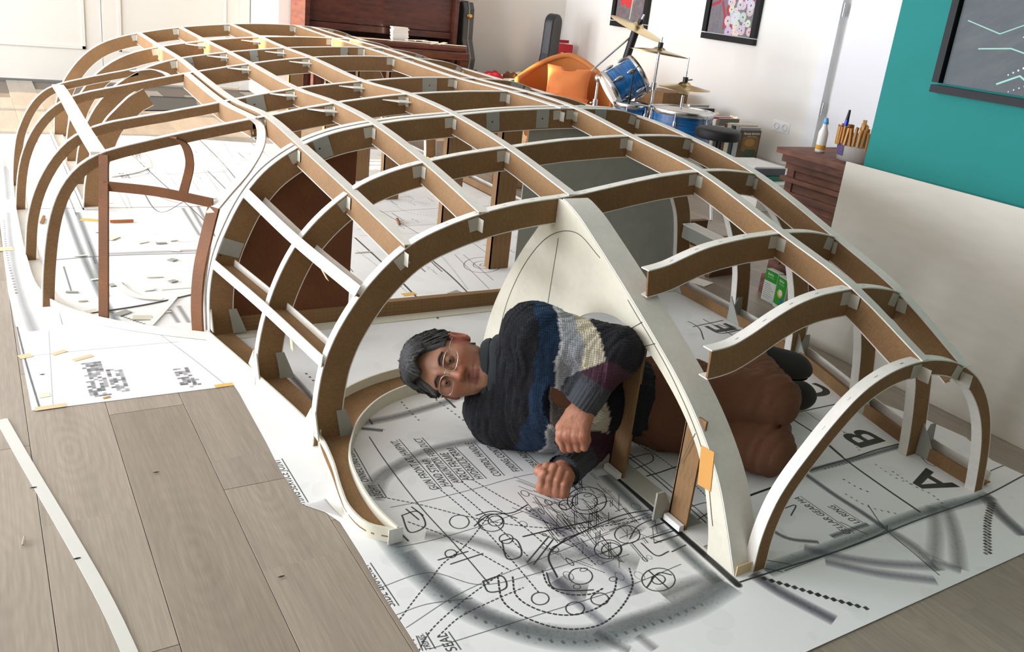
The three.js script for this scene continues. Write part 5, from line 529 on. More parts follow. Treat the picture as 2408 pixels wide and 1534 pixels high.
{ // framed paintings
  const paint = (name, label, c, pos, w, h, d, fw, ry, inset) => { const t = thing(name, label, 'painting', pos, ry); mesh('canvas_print', new THREE.PlaneGeometry(w, h).translate(0, 0, d + 0.004), std(0xffffff, 0.5, { map: tex(c) }), t); mesh('backing', box(-w / 2, w / 2, -h / 2, h / 2, 0, d), M.black, t); const q = [box(-w / 2 - fw, w / 2 + fw, -h / 2 - fw, -h / 2 - 0.008, 0, d + 0.02), box(-w / 2 - fw, w / 2 + fw, h / 2 + 0.008, h / 2 + fw, 0, d + 0.02), box(-w / 2 - fw, -w / 2 - 0.008, -h / 2, h / 2, 0, d + 0.02), box(w / 2 + 0.008, w / 2 + fw, -h / 2, h / 2, 0, d + 0.02)]; mesh('frame', merge(q), std(0x0b0b0d, 0.7), t); return t; };
  const c1 = canvas(512, 640, (c, w, h) => { c.fillStyle = '#7a757a'; c.fillRect(0, 0, w, h); for (let i = 0; i < 900; i++) { c.fillStyle = `rgba(${rr(60, 150)},${rr(55, 130)},${rr(70, 140)},0.15)`; c.fillRect(rr(0, w), rr(0, h), rr(4, 30), rr(4, 60)); } c.strokeStyle = '#a83246'; c.lineWidth = 26; c.lineCap = 'round'; for (const p of [[[0, 430], [90, 400], [130, 330], [190, 250], [200, 120], [160, 0]], [[190, 250], [230, 360], [200, 450], [260, 560], [300, 640]], [[130, 400], [180, 500], [190, 590]]]) { c.beginPath(); p.forEach((q, i) => i ? c.lineTo(...q) : c.moveTo(...q)); c.stroke(); } c.fillStyle = '#9e2b42'; c.beginPath(); c.ellipse(440, 250, 90, 150, 0.1, 0, 7); c.fill(); for (let i = 0; i < 60; i++) { const x = rr(210, 500), y = rr(60, 630), r = rr(14, 46); c.fillStyle = `rgb(${rr(170, 225)},${rr(165, 215)},${rr(165, 210)})`; c.beginPath(); c.arc(x, y, r, 0, 7); c.fill(); c.strokeStyle = 'rgba(245,240,235,0.9)'; c.lineWidth = 2; for (let k = 0; k < 14; k++) { const a = k / 14 * 6.28; c.beginPath(); c.moveTo(x + r * 0.3 * Math.cos(a), y + r * 0.3 * Math.sin(a)); c.lineTo(x + r * Math.cos(a), y + r * Math.sin(a)); c.stroke(); } c.fillStyle = 'rgba(70,60,70,0.8)'; c.beginPath(); c.arc(x, y, r * 0.2, 0, 7); c.fill(); } });
  paint('framed_painting', 'painting of pale rosettes and red branches in a black frame', c1, [5.295, 1.035 + 0.38, -5.39], 0.50, 0.66, 0.02, 0.055, -Math.PI / 2);
  const c2 = canvas(400, 500, (c, w, h) => { c.fillStyle = '#6f666a'; c.fillRect(0, 0, w, h); for (let i = 0; i < 500; i++) { c.fillStyle = `rgba(${rr(80, 190)},${rr(90, 170)},${rr(100, 150)},0.2)`; c.beginPath(); c.ellipse(rr(0, w), rr(0, h), rr(5, 40), rr(3, 16), rr(0, 3), 0, 7); c.fill(); } c.fillStyle = '#d2383c'; for (const [x, y, a, b] of [[90, 330, 40, 60], [170, 350, 55, 50], [60, 250, 40, 40], [130, 220, 60, 40]]) { c.beginPath(); c.ellipse(x, y, a, b, 0.3, 0, 7); c.fill(); } c.strokeStyle = '#c9cbb5'; c.lineWidth = 12; c.beginPath(); c.moveTo(210, 480); c.bezierCurveTo(230, 380, 190, 300, 300, 180); c.stroke(); });
  paint('framed_painting', 'painting with red blossoms in a black frame behind the crash cymbal', c2, [5.295, 1.02 + 0.36, -6.73], 0.42, 0.62, 0.02, 0.055, -Math.PI / 2);
  const c3 = canvas(1024, 768, (c, w, h) => {
    c.fillStyle = '#1d2a2b'; c.fillRect(0, 0, w, h);
    for (let i = 0; i < 1600; i++) { const k = rnd(); c.fillStyle = k < 0.35 ? `rgba(92,72,60,0.10)` : k < 0.7 ? `rgba(30,52,58,0.16)` : `rgba(70,94,84,0.06)`; c.beginPath(); c.ellipse(rr(0, w), rr(0, h), rr(8, 90), rr(3, 26), -0.5 + rr(-0.3, 0.3), 0, 7); c.fill(); }
    const web = (pts, lw, col) => { c.strokeStyle = col; c.lineWidth = lw; c.beginPath(); pts.forEach((p, i) => i ? c.lineTo(p[0] + rr(-6, 6), p[1] + rr(-6, 6)) : c.moveTo(...p)); c.stroke(); };
    for (const [pts, lw] of [[[[20, 240], [120, 280], [60, 340], [120, 380], [300, 400], [460, 360], [520, 300]], 12], [[[180, 260], [300, 290], [360, 330]], 9], [[[20, 60], [150, 90], [260, 40]], 8], [[[120, 620], [260, 600], [420, 640], [560, 560], [640, 480], [760, 470]], 5], [[[240, 740], [330, 700], [420, 740], [520, 760]], 7], [[[40, 520], [200, 560], [300, 520], [380, 500]], 4], [[[500, 640], [600, 600], [700, 560], [760, 600], [900, 560]], 5], [[[700, 90], [820, 60], [900, 120]], 7], [[[850, 640], [940, 600], [1010, 640]], 6]]) web(pts, lw, '#8fc4b0');
    c.fillStyle = '#b5713a'; c.beginPath(); c.moveTo(640, 480); c.bezierCurveTo(660, 380, 730, 300, 820, 240); c.lineTo(1024, 140); c.lineTo(1024, 330); c.bezierCurveTo(900, 380, 780, 420, 690, 500); c.closePath(); c.fill(); for (let i = 0; i < 700; i++) { c.fillStyle = `rgba(${rr(120, 220)},${rr(70, 140)},${rr(30, 70)},0.5)`; c.fillRect(rr(680, 1010), rr(200, 420), 4, 3); }
    c.fillStyle = '#dfe9e0'; for (const [x0, y0, x1, y1, n, s] of [[90, 380, 600, 200, 14, 8], [300, 560, 620, 400, 22, 4], [330, 580, 660, 410, 22, 5], [280, 700, 760, 430, 26, 5], [300, 760, 900, 480, 30, 4], [640, 200, 900, 90, 14, 6]]) for (let i = 0; i <= n; i++) { c.beginPath(); c.arc(x0 + (x1 - x0) * i / n, y0 + (y1 - y0) * i / n, s * (0.6 + 0.6 * Math.sin(i / n * 3.1)), 0, 7); c.fill(); }
  });
  paint('framed_painting', 'large dark marbled painting with dotted white lines on the teal wall', c3, [2.848, 1.42, -1.42], 0.80, 0.66, 0.012, 0.034, -Math.PI / 2);
}
{ // old wooden chest behind the teal wall
  const wood = new THREE.MeshStandardMaterial({ map: woodTex(142, 96, 78), roughness: 0.75, bumpMap: fleck, bumpScale: 0.002 }), t = thing('wooden_chest', 'old brown carved wooden chest beside the cream board', 'chest', [3.1, 0, -2.3]);
  const b = (n, ...a) => mesh(n, uvBox(box(...a)), wood, t);
  b('body', 0.02, 0.5, 0.05, 0.60, -0.35, 0.35); b('top_board', -0.03, 0.53, 0.665, 0.69, -0.40, 0.40); b('cornice', -0.012, 0.515, 0.63, 0.665, -0.375, 0.375); b('frieze', 0.005, 0.505, 0.60, 0.63, -0.36, 0.36); b('moulding', -0.008, 0.51, 0.545, 0.565, -0.37, 0.37); b('plinth', -0.005, 0.51, 0, 0.09, -0.36, 0.36);
  b('panel_frame', 0.004, 0.02, 0.47, 0.50, -0.28, 0.28); b('panel_frame', 0.004, 0.02, 0.13, 0.16, -0.28, 0.28); b('panel_frame', 0.004, 0.02, 0.13, 0.5, -0.31, -0.28); b('panel_frame', 0.004, 0.02, 0.13, 0.5, 0.28, 0.31); b('panel_moulding', 0.010, 0.021, 0.44, 0.47, -0.25, 0.25); b('panel_moulding', 0.010, 0.021, 0.16, 0.47, -0.28, -0.25); b('stile', 0.012, 0.021, 0.1, 0.6, -0.35, -0.31);
  // jar with clothes pegs round the rim
  const j = thing('peg_jar', 'clear plastic tub on the wooden chest carrying the clothes pegs', 'tub', [3.245, 0.69, -2.40]); mesh('tub', lathe([[0, 0], [0.085, 0], [0.093, 0.11], [0.091, 0.11], [0.083, 0.003], [0, 0.003]], 40), new THREE.MeshPhysicalMaterial({ color: 0xf0ece4, roughness: 0.25, transmission: 0.5, thickness: 0 }), j); mesh('label', new THREE.CylinderGeometry(0.0935, 0.089, 0.05, 20, 1, true, 3.9, 0.7).translate(0, 0.045, 0), std(0x5b4b7a, 0.6, { side: THREE.DoubleSide }), j);
  const pg = merge([rbox(0.010, 0.076, 0.007, 0.002, 1).translate(0, 0, 0.005), rbox(0.010, 0.076, 0.007, 0.002, 1).translate(0, 0, -0.005)]), spring = new THREE.TorusGeometry(0.006, 0.0014, 6, 14).rotateY(Math.PI / 2).translate(0, 0.006, 0);
  const pw = [0xc08a4c, 0xb57c40, 0xcf9a58].map(c => std(c, 0.7));
  for (let i = 0; i < 34; i++) { const a = i / 34 * 2 * Math.PI, p = thing('clothes_peg', 'wooden clothes peg clipped on the rim of the plastic tub', 'clothes peg', [3.245 + 0.096 * Math.cos(a), 0.79 + rr(-0.004, 0.01), -2.40 + 0.096 * Math.sin(a)], -a + Math.PI / 2, 'clothes pegs round the tub'); p.rotation.z = rr(-0.12, 0.12); mesh('halves', pg, pw[i % 3], p); mesh('spring', spring, M.chrome, p); }
  for (let i = 0; i < 9; i++) { const p = thing('clothes_peg', 'wooden clothes peg standing loose inside the tub', 'clothes peg', [3.245 + rr(-0.05, 0.05), 0.80 + rr(-0.01, 0.03), -2.40 + rr(-0.05, 0.05)], rr(0, 3), 'loose clothes pegs in the tub'); p.rotation.z = rr(-0.25, 0.25); mesh('halves', pg, pw[i % 3], p); mesh('spring', spring, M.chrome, p); }
  const bo = thing('glue_bottle', 'white glue bottle with yellow label and blue cap on the chest', 'bottle', [3.21, 0.69, -2.575]); mesh('bottle', lathe([[0, 0], [0.02, 0], [0.022, 0.01], [0.022, 0.09], [0.012, 0.115], [0.010, 0.13], [0, 0.13]], 28), std(0xe9e7e0, 0.4), bo); mesh('label', new THREE.CylinderGeometry(0.0225, 0.0225, 0.02, 28, 1, true).translate(0, 0.025, 0), std(0xe0a02a, 0.6), bo); mesh('cap', lathe([[0, 0.13], [0.014, 0.13], [0.008, 0.155], [0, 0.158]], 20), std(0x62a8d8, 0.4), bo);
  const pen = thing('marker_pen', 'blue marker pen with black tip sticking up among the pegs', 'pen', [3.21, 0.80, -2.47]); mesh('barrel', cyl(V(0, -0.05, 0), V(0.006, 0.055, 0), 0.009), std(0x1436c0, 0.3), pen); mesh('cap', cyl(V(0.006, 0.055, 0), V(0.009, 0.10, 0), 0.008, 0.005), M.black, pen);
  const rb = mesh('red_case', rbox(0.08, 0.075, 0.15, 0.004), std(0xc01226, 0.45)); rb.position.set(3.24, 0.7285, -2.24); tag(rb, 'bright red box on the chest against the teal wall', 'box');
  const ink = thing('ink_bottle', 'small black glass bottle with teal neck on the red box', 'bottle', [3.25, 0.766, -2.25]); mesh('glass', at(new THREE.SphereGeometry(0.035, 24, 16).scale(1, 0.75, 1), 0, 0.024, 0), new THREE.MeshPhysicalMaterial({ color: 0x0a0b0d, roughness: 0.08, clearcoat: 1 }), ink); mesh('neck', cyl(V(0, 0.045, 0), V(0, 0.075, 0), 0.009), std(0x2f7f9a, 0.4), ink);
  const bl = mesh('black_tin', rbox(0.06, 0.10, 0.06, 0.01, 3), M.black); bl.position.set(3.42, 0.741, -2.3); tag(bl, 'black tin behind the red box on the chest', 'tin');
}
{ // cream board standing against the teal wall
  const g = rbox(0.008, 0.752, 2.6, 0.002, 1); const m = mesh('cream_board', g, std(0xd9d2c2, 0.7, { map: scaled(fleck, 1, 1) })); m.position.set(2.80, 0.376, -2.11 + 1.3); tag(m, 'wide cream board standing against the teal wall', 'board');
}
{ // pet food cartons
  const art = flip => canvas(128, 256, (c, w, h) => { c.fillStyle = flip ? '#e9e9e2' : '#2fa12f'; c.fillRect(0, 0, w, h); c.fillStyle = '#2fa12f'; c.fillRect(0, 0, w, flip ? 90 : 200); c.fillStyle = '#eef3e8'; c.font = 'bold 26px sans-serif'; c.fillText('Bella', 24, 40); c.font = '14px sans-serif'; c.fillText('les menus', 28, 60); if (flip) { c.fillStyle = '#8a8f86'; for (let i = 0; i < 8; i++) c.fillRect(12, 110 + i * 16, 60 + (i * 13) % 40, 4); } else { c.fillStyle = '#e9c53a'; c.beginPath(); c.arc(60, 130, 34, 0, 7); c.fill(); c.fillStyle = '#f4f2ec'; c.beginPath(); c.arc(66, 124, 24, 0, 7); c.fill(); c.fillStyle = '#2f6fb5'; c.beginPath(); c.arc(96, 180, 20, 0, 7); c.fill(); c.fillStyle = '#e9eee4'; c.fillRect(0, 226, w, 30); } });
  const car = (x, z, ry, flip, label, s = 1, lean = 0) => { const t = thing('pet_food_carton', label, 'carton', [x, 0, z], ry, 'green pet food cartons'); t.rotation.z = lean; const w = 0.085 * s, h = 0.15 * s, d = 0.035 * s; mesh('box', at(rbox(d, h, w, 0.003), 0, h / 2, 0), std(0xe4e6dd, 0.5), t); mesh('printed_front', new THREE.PlaneGeometry(w - 0.004, h - 0.004).rotateY(-Math.PI / 2).translate(-d / 2 - 0.0008, h / 2, 0), std(0xffffff, 0.4, { map: tex(art(flip)) }), t); };
  car(3.035, -2.53, -0.12, true, 'pet food carton showing its white printed back beside the chest'); car(3.005, -2.435, -0.3, false, 'green fronted pet food carton nearest the cream board');
  car(2.93, -4.42, -0.5, false, 'far green and white carton behind the rear post'); car(2.98, -4.80, -0.7, true, 'second far carton in the open cardboard tray');
  const tr = thing('card_tray', 'open cardboard tray around the far carton', 'tray', [3.0, 0, -4.8], -0.4); for (const [a, b, c, d] of [[-0.14, 0.14, -0.1, -0.095], [-0.14, 0.14, 0.095, 0.1], [-0.14, -0.135, -0.1, 0.1], [0.135, 0.14, -0.1, 0.1]]) mesh('side', box(a, b, 0, 0.07, c, d), M.kraft, tr); mesh('bottom', box(-0.14, 0.14, 0, 0.004, -0.1, 0.1), M.kraft, tr);
  const wr = thing('wooden_crate', 'small wooden crate low behind the right rail', 'crate', [3.1, 0, -3.05], 0.05); for (let i = 0; i < 3; i++) mesh('slat', box(-0.14, -0.125, 0.02 + i * 0.06, 0.065 + i * 0.06, -0.17, 0.17), std([0xa9743c, 0x94633a, 0x7a5236][i], 0.7), wr); mesh('post', box(-0.125, 0.12, 0, 0.2, -0.16, -0.13), std(0x6d4e36, 0.8), wr); mesh('post', box(-0.125, 0.12, 0, 0.2, 0.13, 0.16), std(0x6d4e36, 0.8), wr);
}
{ // strips, scraps and pegs on the floor
  const flat = (name, label, pts, w, m, cat = 'card strip', y = 0.003, group) => { const P = spline(pts.map(([x, z, h = 0]) => V(x, y + h, z)), 20), g = sweepB(P, V(0, 1, 0), V(9, 0, 0), -w / 2, w / 2, 0, 0.0022); return tag(mesh(name, g, m), label, cat, group); };
  flat('floor_strip', 'long white card strip lying across the bare floor at lower left', [[0.0, -2.40], [0.048, -2.12], [0.10, -1.83], [0.148, -1.54], [0.175, -1.30], [0.19, -1.1]], 0.026, std(0xd8d5ca, 0.7), 'card strip', 0.001);
  flat('card_strip', 'straight bright white offcut strip inside the canopy', [[0.578, -3.20], [0.515, -3.07], [0.447, -2.94]], 0.022, M.tapeW, 'card strip', 0.006); flat('card_strip', 'curved grey white offcut strip inside the canopy', [[0.405, -3.40], [0.425, -3.29], [0.46, -3.215], [0.53, -3.175]], 0.024, M.card, 'card strip', 0.008);
  flat('card_strip', 'thin dark edged offcut strip inside the canopy', [[0.29, -3.11], [0.41, -3.13], [0.53, -3.165], [0.66, -3.22]], 0.006, std(0x4a443c, 0.8)); flat('loop_strip', 'white strip bent round on the rear sheet', [[0.85, -5.9], [0.86, -5.6], [0.83, -5.36], [0.74, -5.22], [0.6, -5.12]], 0.02, M.card, 'card strip', 0.006);
  flat('white_offcut', 'white board offcut on the floor right of the rail', [[2.85, -2.92], [2.895, -2.79]], 0.10, M.tapeW, 'board offcut', 0.001);
  const peg = (x, z, a, label, c, k = 1) => { const p = thing('wooden_peg', label, 'peg', [x, 0.004, z], a); mesh('stick', rbox(0.10, 0.012, 0.014, 0.003), std(c, 0.6), p).position.y = 0.006; mesh('groove', box(-0.05, 0.05, 0.0121, 0.0128, -0.001, 0.001), std(0x7a4a20, 0.7), p); p.scale.setScalar(k); };
  peg(0.535, -4.22, 0.0, 'orange wooden clothes peg lying on the sheet inside the canopy', 0xb5682c); peg(0.222, -4.29, 1.4, 'short wooden peg near the far canopy hoops', 0xb98a5c); peg(1.83, -4.03, 1.3, 'small wooden peg standing out behind the arched panel', 0x8a6242); peg(0.02, -1.82, 1.4, 'small pale peg on the bare floor at lower left', 0xc9b9a4, 0.3); peg(1.69, -3.94, 0.5, 'wooden peg on the sheet behind the second frame', 0x9a7a58);
  const scrap = (x, z, w, d, a, c, h = 0) => { const s = mesh('scrap', at(box(-w / 2, w / 2, 0, 0.003, -d / 2, d / 2), 0, 0, 0), c); s.position.set(x, 0.0035 + h, z); s.rotation.set(rr(-0.05, 0.05), a, rr(-0.06, 0.06)); tag(s, 'small offcut of white card scattered on the sheet inside the canopy', 'scrap', 'card offcuts inside the canopy'); };
  const sc = [M.card, M.grey, M.cream];
  [[0.567, -3.91, 0.05, 0.05, 0.5], [0.644, -3.87, 0.045, 0.02, 0.1], [0.46, -3.98, 0.06, 0.05, 0.9], [0.43, -4.09, 0.05, 0.03, 0.2], [0.646, -3.63, 0.03, 0.03, 0.7], [0.546, -3.43, 0.06, 0.008, 0], [0.502, -3.30, 0.035, 0.03, 0.1], [0.60, -3.37, 0.03, 0.025, 0.5], [0.437, -3.02, 0.06, 0.035, -0.2], [0.32, -3.75, 0.05, 0.01, 0], [0.25, -3.33, 0.04, 0.012, -0.3], [0.275, -3.23, 0.03, 0.008, 0.1], [0.34, -3.45, 0.03, 0.012, 0.2], [0.384, -3.08, 0.05, 0.03, 0.6], [0.29, -3.12, 0.04, 0.025, 0.3], [0.68, -3.75, 0.04, 0.015, -0.3], [0.40, -3.38, 0.05, 0.03, 0.3], [0.70, -3.9, 0.03, 0.015, 0.2], [0.52, -3.05, 0.03, 0.008, 0], [1.632, -2.97, 0.06, 0.05, 0.4], [1.46, -3.58, 0.08, 0.008, 0]].forEach((p, i) => scrap(...p, sc[i % 3]));
  for (const [x, z, l] of [[0.11, -1.72, 'torn dark chip of card beside the long white strip'], [0.05, -2.03, 'thin dark sliver on the bare floor left of the white strip'], [0.47, -1.50, 'small dark sliver on the bare floor near the sheet'], [0.31, -2.0, 'tiny dark crumb on the bare floor'], [0.11, -2.65, 'black scrap lying on the sheet edge at far left']]) { const s = mesh('crumb', new THREE.IcosahedronGeometry(0.0055, 0).scale(1.5, 0.25, 0.45), std(0x3a3028, 0.9)); s.position.set(x, 0.004, z); tag(s, l, 'crumb'); }
  const mat = mesh('floor_mat', plateXZ([[1.06, -7.34], [1.53, -7.42], [1.66, -8.09], [1.29, -8.1]], 0.0005, 0.008), std(0x2a2c2e, 0.9, { map: scaled(fleck, 3, 3) })); tag(mat, 'dark door mat on the floor behind the canopy', 'mat');
}
// tapes, splice patches and gussets on the framework
{
  const tapeG = box(-0.017, 0.017, -0.036, 0, 0, 0.0008), tapeS = box(0, 0.0008, -0.036, 0, 0, 0.03);
  for (const [n, L] of Object.entries(STR)) for (const [k, x] of L) {
    const w = ribs[k]; if (!w || n.startsWith('side') || n === 'a2') continue;
    const y = yOn(k, x + 0.01); if (y < 0.2) continue;
    const sl = Math.atan2(yOn(k, x + 0.03) - yOn(k, x - 0.03), 0.06), a = mesh('tape', tapeG, M.tape, w); a.position.set(x - 0.017, yOn(k, x - 0.017) - 0.005, FZ(k) + 0.0008); a.rotation.z = sl + rr(-0.05, 0.05);
    const b = mesh('tape', tapeS, M.tape, strings[n]); b.position.set(x - 0.0015, y - 0.010, FZ(k) + 0.001);
    if (['F6', 'F7', 'F8', 'F9', 'F10'].includes(k) && (n === 'b' || n === 'c')) { const g = mesh('gusset', plateXZ([[x, FZ(k) + 0.001], [x - 0.10, FZ(k) + 0.001], [x - 0.05, FZ(k) + 0.05], [x, FZ(k) + 0.06]], 0, 0.004), M.card, w); g.position.y = y - 0.026; g.rotation.set(0, 0, 0); }
    if (['F1', 'F2', 'F3', 'F4', 'F5'].includes(k) && n === 'e' || (k === 'F4' || k === 'F5') && n === 'c') { const g = mesh('gusset', plateXZ([[x, FZ(k) - 0.03], [x - 0.11, FZ(k) - 0.03], [x, FZ(k) - 0.11]], 0, 0.004), M.card, w); g.position.y = y - 0.076; }
  }
  const patch = (k, x, wd = 0.075) => { // grey splice plate following the web
    const w = ribs[k], P = FR[k].pts, i0 = P.findIndex(p => p.x > x - wd / 2 && p.y > 0.12), seg = []; for (let i = i0; i < P.length && P[i].distanceTo(P[i0]) < wd; i++) seg.push(P[i].clone().add(V(0, 0, 0.0012)));
    if (seg.length < 2) seg.push(P[i0 + 1].clone().add(V(0, 0, 0.0012)));
    mesh('splice_plate', sweepB(seg, zm, V(1.5, 0.05, FZ(k)), 0.002, 0.071, -0.0012, 0.0008), M.grey, w);
    const m = seg[seg.length >> 1]; mesh('screw_hole', at(new THREE.CylinderGeometry(0.003, 0.003, 0.001, 10), m.x, m.y - 0.035, FZ(k) + 0.0028, Math.PI / 2), M.black, w);
  };
  for (const [k, x] of [['F5', 0.67], ['F5', 0.97], ['F5', 1.60], ['F5', 1.83], ['F5', 2.12], ['F7', 0.98], ['F7', 1.78], ['F7', 2.26], ['F9', 0.95], ['F9', 1.30], ['F9', 1.84], ['F9', 2.28], ['F11', 2.2]]) patch(k, x);
  // foot gussets of the left frames and brackets of the right legs
  for (const k of ['F3', 'F4', 'F5']) { const p = FR[k].pts[0], z = FZ(k); mesh('foot_gusset', plateZY([[z - 0.03, 0.035], [z - 0.085, 0.035], [z - 0.03, 0.105]], p.x + 0.001, p.x + 0.005), M.cream, ribs[k]); mesh('foot_gusset', plateZY([[z + 0.001, 0.035], [z + 0.035, 0.035], [z + 0.001, 0.105]], p.x + 0.001, p.x + 0.005), M.cream, ribs[k]); mesh('foot_gusset', plateXY([[p.x + 0.075, 0.012], [p.x + 0.12, 0.012], [p.x + 0.085, 0.10], [p.x + 0.06, 0.10]], z + 0.0005, z + 0.0045), M.grey, ribs[k]); }
  for (const [k, x] of [['F1', 2.395], ['F2', 2.462], ['F3', 2.595], ['F4', 2.64], ['F5', 2.66]]) { const z = FZ(k); mesh('leg_gusset', plateZY([[z + 0.001, 0.004], [z + 0.075, 0.004], [z + 0.001, 0.11]], x - 0.006, x - 0.001), M.grey, ribs[k]); mesh('leg_gusset', plateXY([[x - 0.005, 0.004], [x + 0.075, 0.004], [x + 0.06, 0.1], [x + 0.035, 0.1]], z + 0.0015, z + 0.005), M.grey, ribs[k]); }
  const sh = sweepB(spline([[2.65, 0.315, -2.78], [2.65, 0.305, -2.6], [2.645, 0.295, -2.42]], 20), V(0, 1, 0), V(5, 0, -2), 0, 0.07, 0, 0.006); mesh('side_shelf', sh, M.card, frame); mesh('side_shelf_web', sweepB(spline([[2.655, 0.255, -2.78], [2.655, 0.245, -2.6], [2.65, 0.235, -2.42]], 20), V(0, 1, 0), V(5, 0, -2), 0, 0.006, 0, 0.06), M.grey, frame);
  for (const [n, z, x] of [['side_low', -2.18, 0.70], ['side_high', -2.18, 0.782]]) { const P = STR[n], t = (z - FZ('F4')) / (FZ('F3') - FZ('F4')); const y = P[1][2] + (P[2][2] - P[1][2]) * t, xx = P[1][1] + (P[2][1] - P[1][1]) * t; mesh('tan_tape', at(box(-0.001, 0.0, -0.032, 0.0, -0.012, 0.012), xx - 0.006, y, z, 0, 0, n === 'side_low' ? 0.12 : 0.5), M.tapeT, strings[n]); }
  // staples on the near flanges
  const st = box(-0.006, 0.006, 0, 0.0006, -0.0007, 0.0007);
  for (const k of ['F0', 'F1', 'F2', 'F3', 'F4']) { const P = FR[k].pts; let d = 0; for (let i = 1; i < P.length; i++) { d += P[i].distanceTo(P[i - 1]); if (d > 0.075 && P[i].y > 0.2) { d = 0; const s = mesh('staple', st, M.chrome, ribs[k]); s.position.set(P[i].x, P[i].y + 0.0025, P[i].z - 0.013); s.rotation.z = Math.atan2(P[i].y - P[i - 1].y, P[i].x - P[i - 1].x); } } }
}
// ---------------------------------------------------------------- the man lying under the nose
function surface(f, lo, hi, cell) {                                       // surface nets over a signed distance function
  const n = [0, 1, 2].map(k => Math.ceil((hi[k] - lo[k]) / cell) + 1), [nx, ny, nz] = n, D = new Float32Array(nx * ny * nz), id = (i, j, k) => i + nx * (j + ny * k);
  for (let k = 0; k < nz; k++) for (let j = 0; j < ny; j++) for (let i = 0; i < nx; i++) D[id(i, j, k)] = f(lo[0] + i * cell, lo[1] + j * cell, lo[2] + k * cell);
  const vid = new Int32Array(nx * ny * nz).fill(-1), pos = [], nor = [], idx = [];
  for (let k = 0; k < nz - 1; k++) for (let j = 0; j < ny - 1; j++) for (let i = 0; i < nx - 1; i++) {
    let m = 0, x = 0, y = 0, z = 0, c = 0; const v = [];
    for (let q = 0; q < 8; q++) { v[q] = D[id(i + (q & 1), j + (q >> 1 & 1), k + (q >> 2))]; if (v[q] < 0) m |= 1 << q; }
    if (m === 0 || m === 255) continue;
    for (let a = 0; a < 8; a++) for (const b of [a | 1, a | 2, a | 4]) if (b !== a && (v[a] < 0) !== (v[b] < 0)) { const t = v[a] / (v[a] - v[b]); x += (a & 1) + t * ((b & 1) - (a & 1)); y += (a >> 1 & 1) + t * ((b >> 1 & 1) - (a >> 1 & 1)); z += (a >> 2) + t * ((b >> 2) - (a >> 2)); c++; }
    const p = [lo[0] + (i + x / c) * cell, lo[1] + (j + y / c) * cell, lo[2] + (k + z / c) * cell], e = cell * 0.7; vid[id(i, j, k)] = pos.length / 3; pos.push(...p);
    const g = V(f(p[0] + e, p[1], p[2]) - f(p[0] - e, p[1], p[2]), f(p[0], p[1] + e, p[2]) - f(p[0], p[1] - e, p[2]), f(p[0], p[1], p[2] + e) - f(p[0], p[1], p[2] - e)).normalize(); nor.push(g.x, g.y, g.z);
  }
  const quad = (a, b, c, d, flip) => { if (a < 0 || b < 0 || c < 0 || d < 0) return; flip ? idx.push(a, b, c, a, c, d) : idx.push(a, c, b, a, d, c); };
  for (let k = 1; k < nz - 1; k++) for (let j = 1; j < ny - 1; j++) for (let i = 1; i < nx - 1; i++) {
    const s = D[id(i, j, k)] < 0;
    if (s !== D[id(i + 1, j, k)] < 0) quad(vid[id(i, j - 1, k - 1)], vid[id(i, j, k - 1)], vid[id(i, j, k)], vid[id(i, j - 1, k)], s);
    if (s !== D[id(i, j + 1, k)] < 0) quad(vid[id(i - 1, j, k - 1)], vid[id(i - 1, j, k)], vid[id(i, j, k)], vid[id(i, j, k - 1)], s);
    if (s !== D[id(i, j, k + 1)] < 0) quad(vid[id(i - 1, j - 1, k)], vid[id(i, j - 1, k)], vid[id(i, j, k)], vid[id(i - 1, j, k)], s);
  }
  const g = new THREE.BufferGeometry(); g.setAttribute('position', new THREE.Float32BufferAttribute(pos, 3)); g.setAttribute('normal', new THREE.Float32BufferAttribute(nor, 3)); g.setIndex(idx); return g;
}
const cone = (ax, ay, az, bx, by, bz, r0, r1) => { const dx = bx - ax, dy = by - ay, dz = bz - az, L = dx * dx + dy * dy + dz * dz; return (x, y, z) => { const t = Math.max(0, Math.min(1, ((x - ax) * dx + (y - ay) * dy + (z - az) * dz) / L)); return Math.hypot(x - ax - t * dx, y - ay - t * dy, z - az - t * dz) - (r0 + (r1 - r0) * t); }; };
const bone = (a, b, r0, r1) => cone(...a, ...b, r0, r1);
const smin = (a, b, k) => { const h = Math.max(k - Math.abs(a - b), 0) / k; return Math.min(a, b) - h * h * k / 4; };
const smax = (a, b, k) => -smin(-a, -b, k);
const ell = (cx, cy, cz, rx, ry, rz) => (x, y, z) => { const a = (x - cx) / rx, b = (y - cy) / ry, c = (z - cz) / rz, k = Math.hypot(a, b, c), q = Math.hypot(a / rx, b / ry, c / rz); return q > 1e-9 ? k * (k - 1) / q : -Math.min(rx, ry, rz); };
const colour = (g, f) => { const p = g.attributes.position, c = []; for (let i = 0; i < p.count; i++) c.push(...f(p.getX(i), p.getY(i), p.getZ(i))); g.setAttribute('color', new THREE.Float32BufferAttribute(c, 3)); return g; };
const N3 = (x, y, z) => vnoise(x + 31 * z + 100, y + 17 * z + 100);
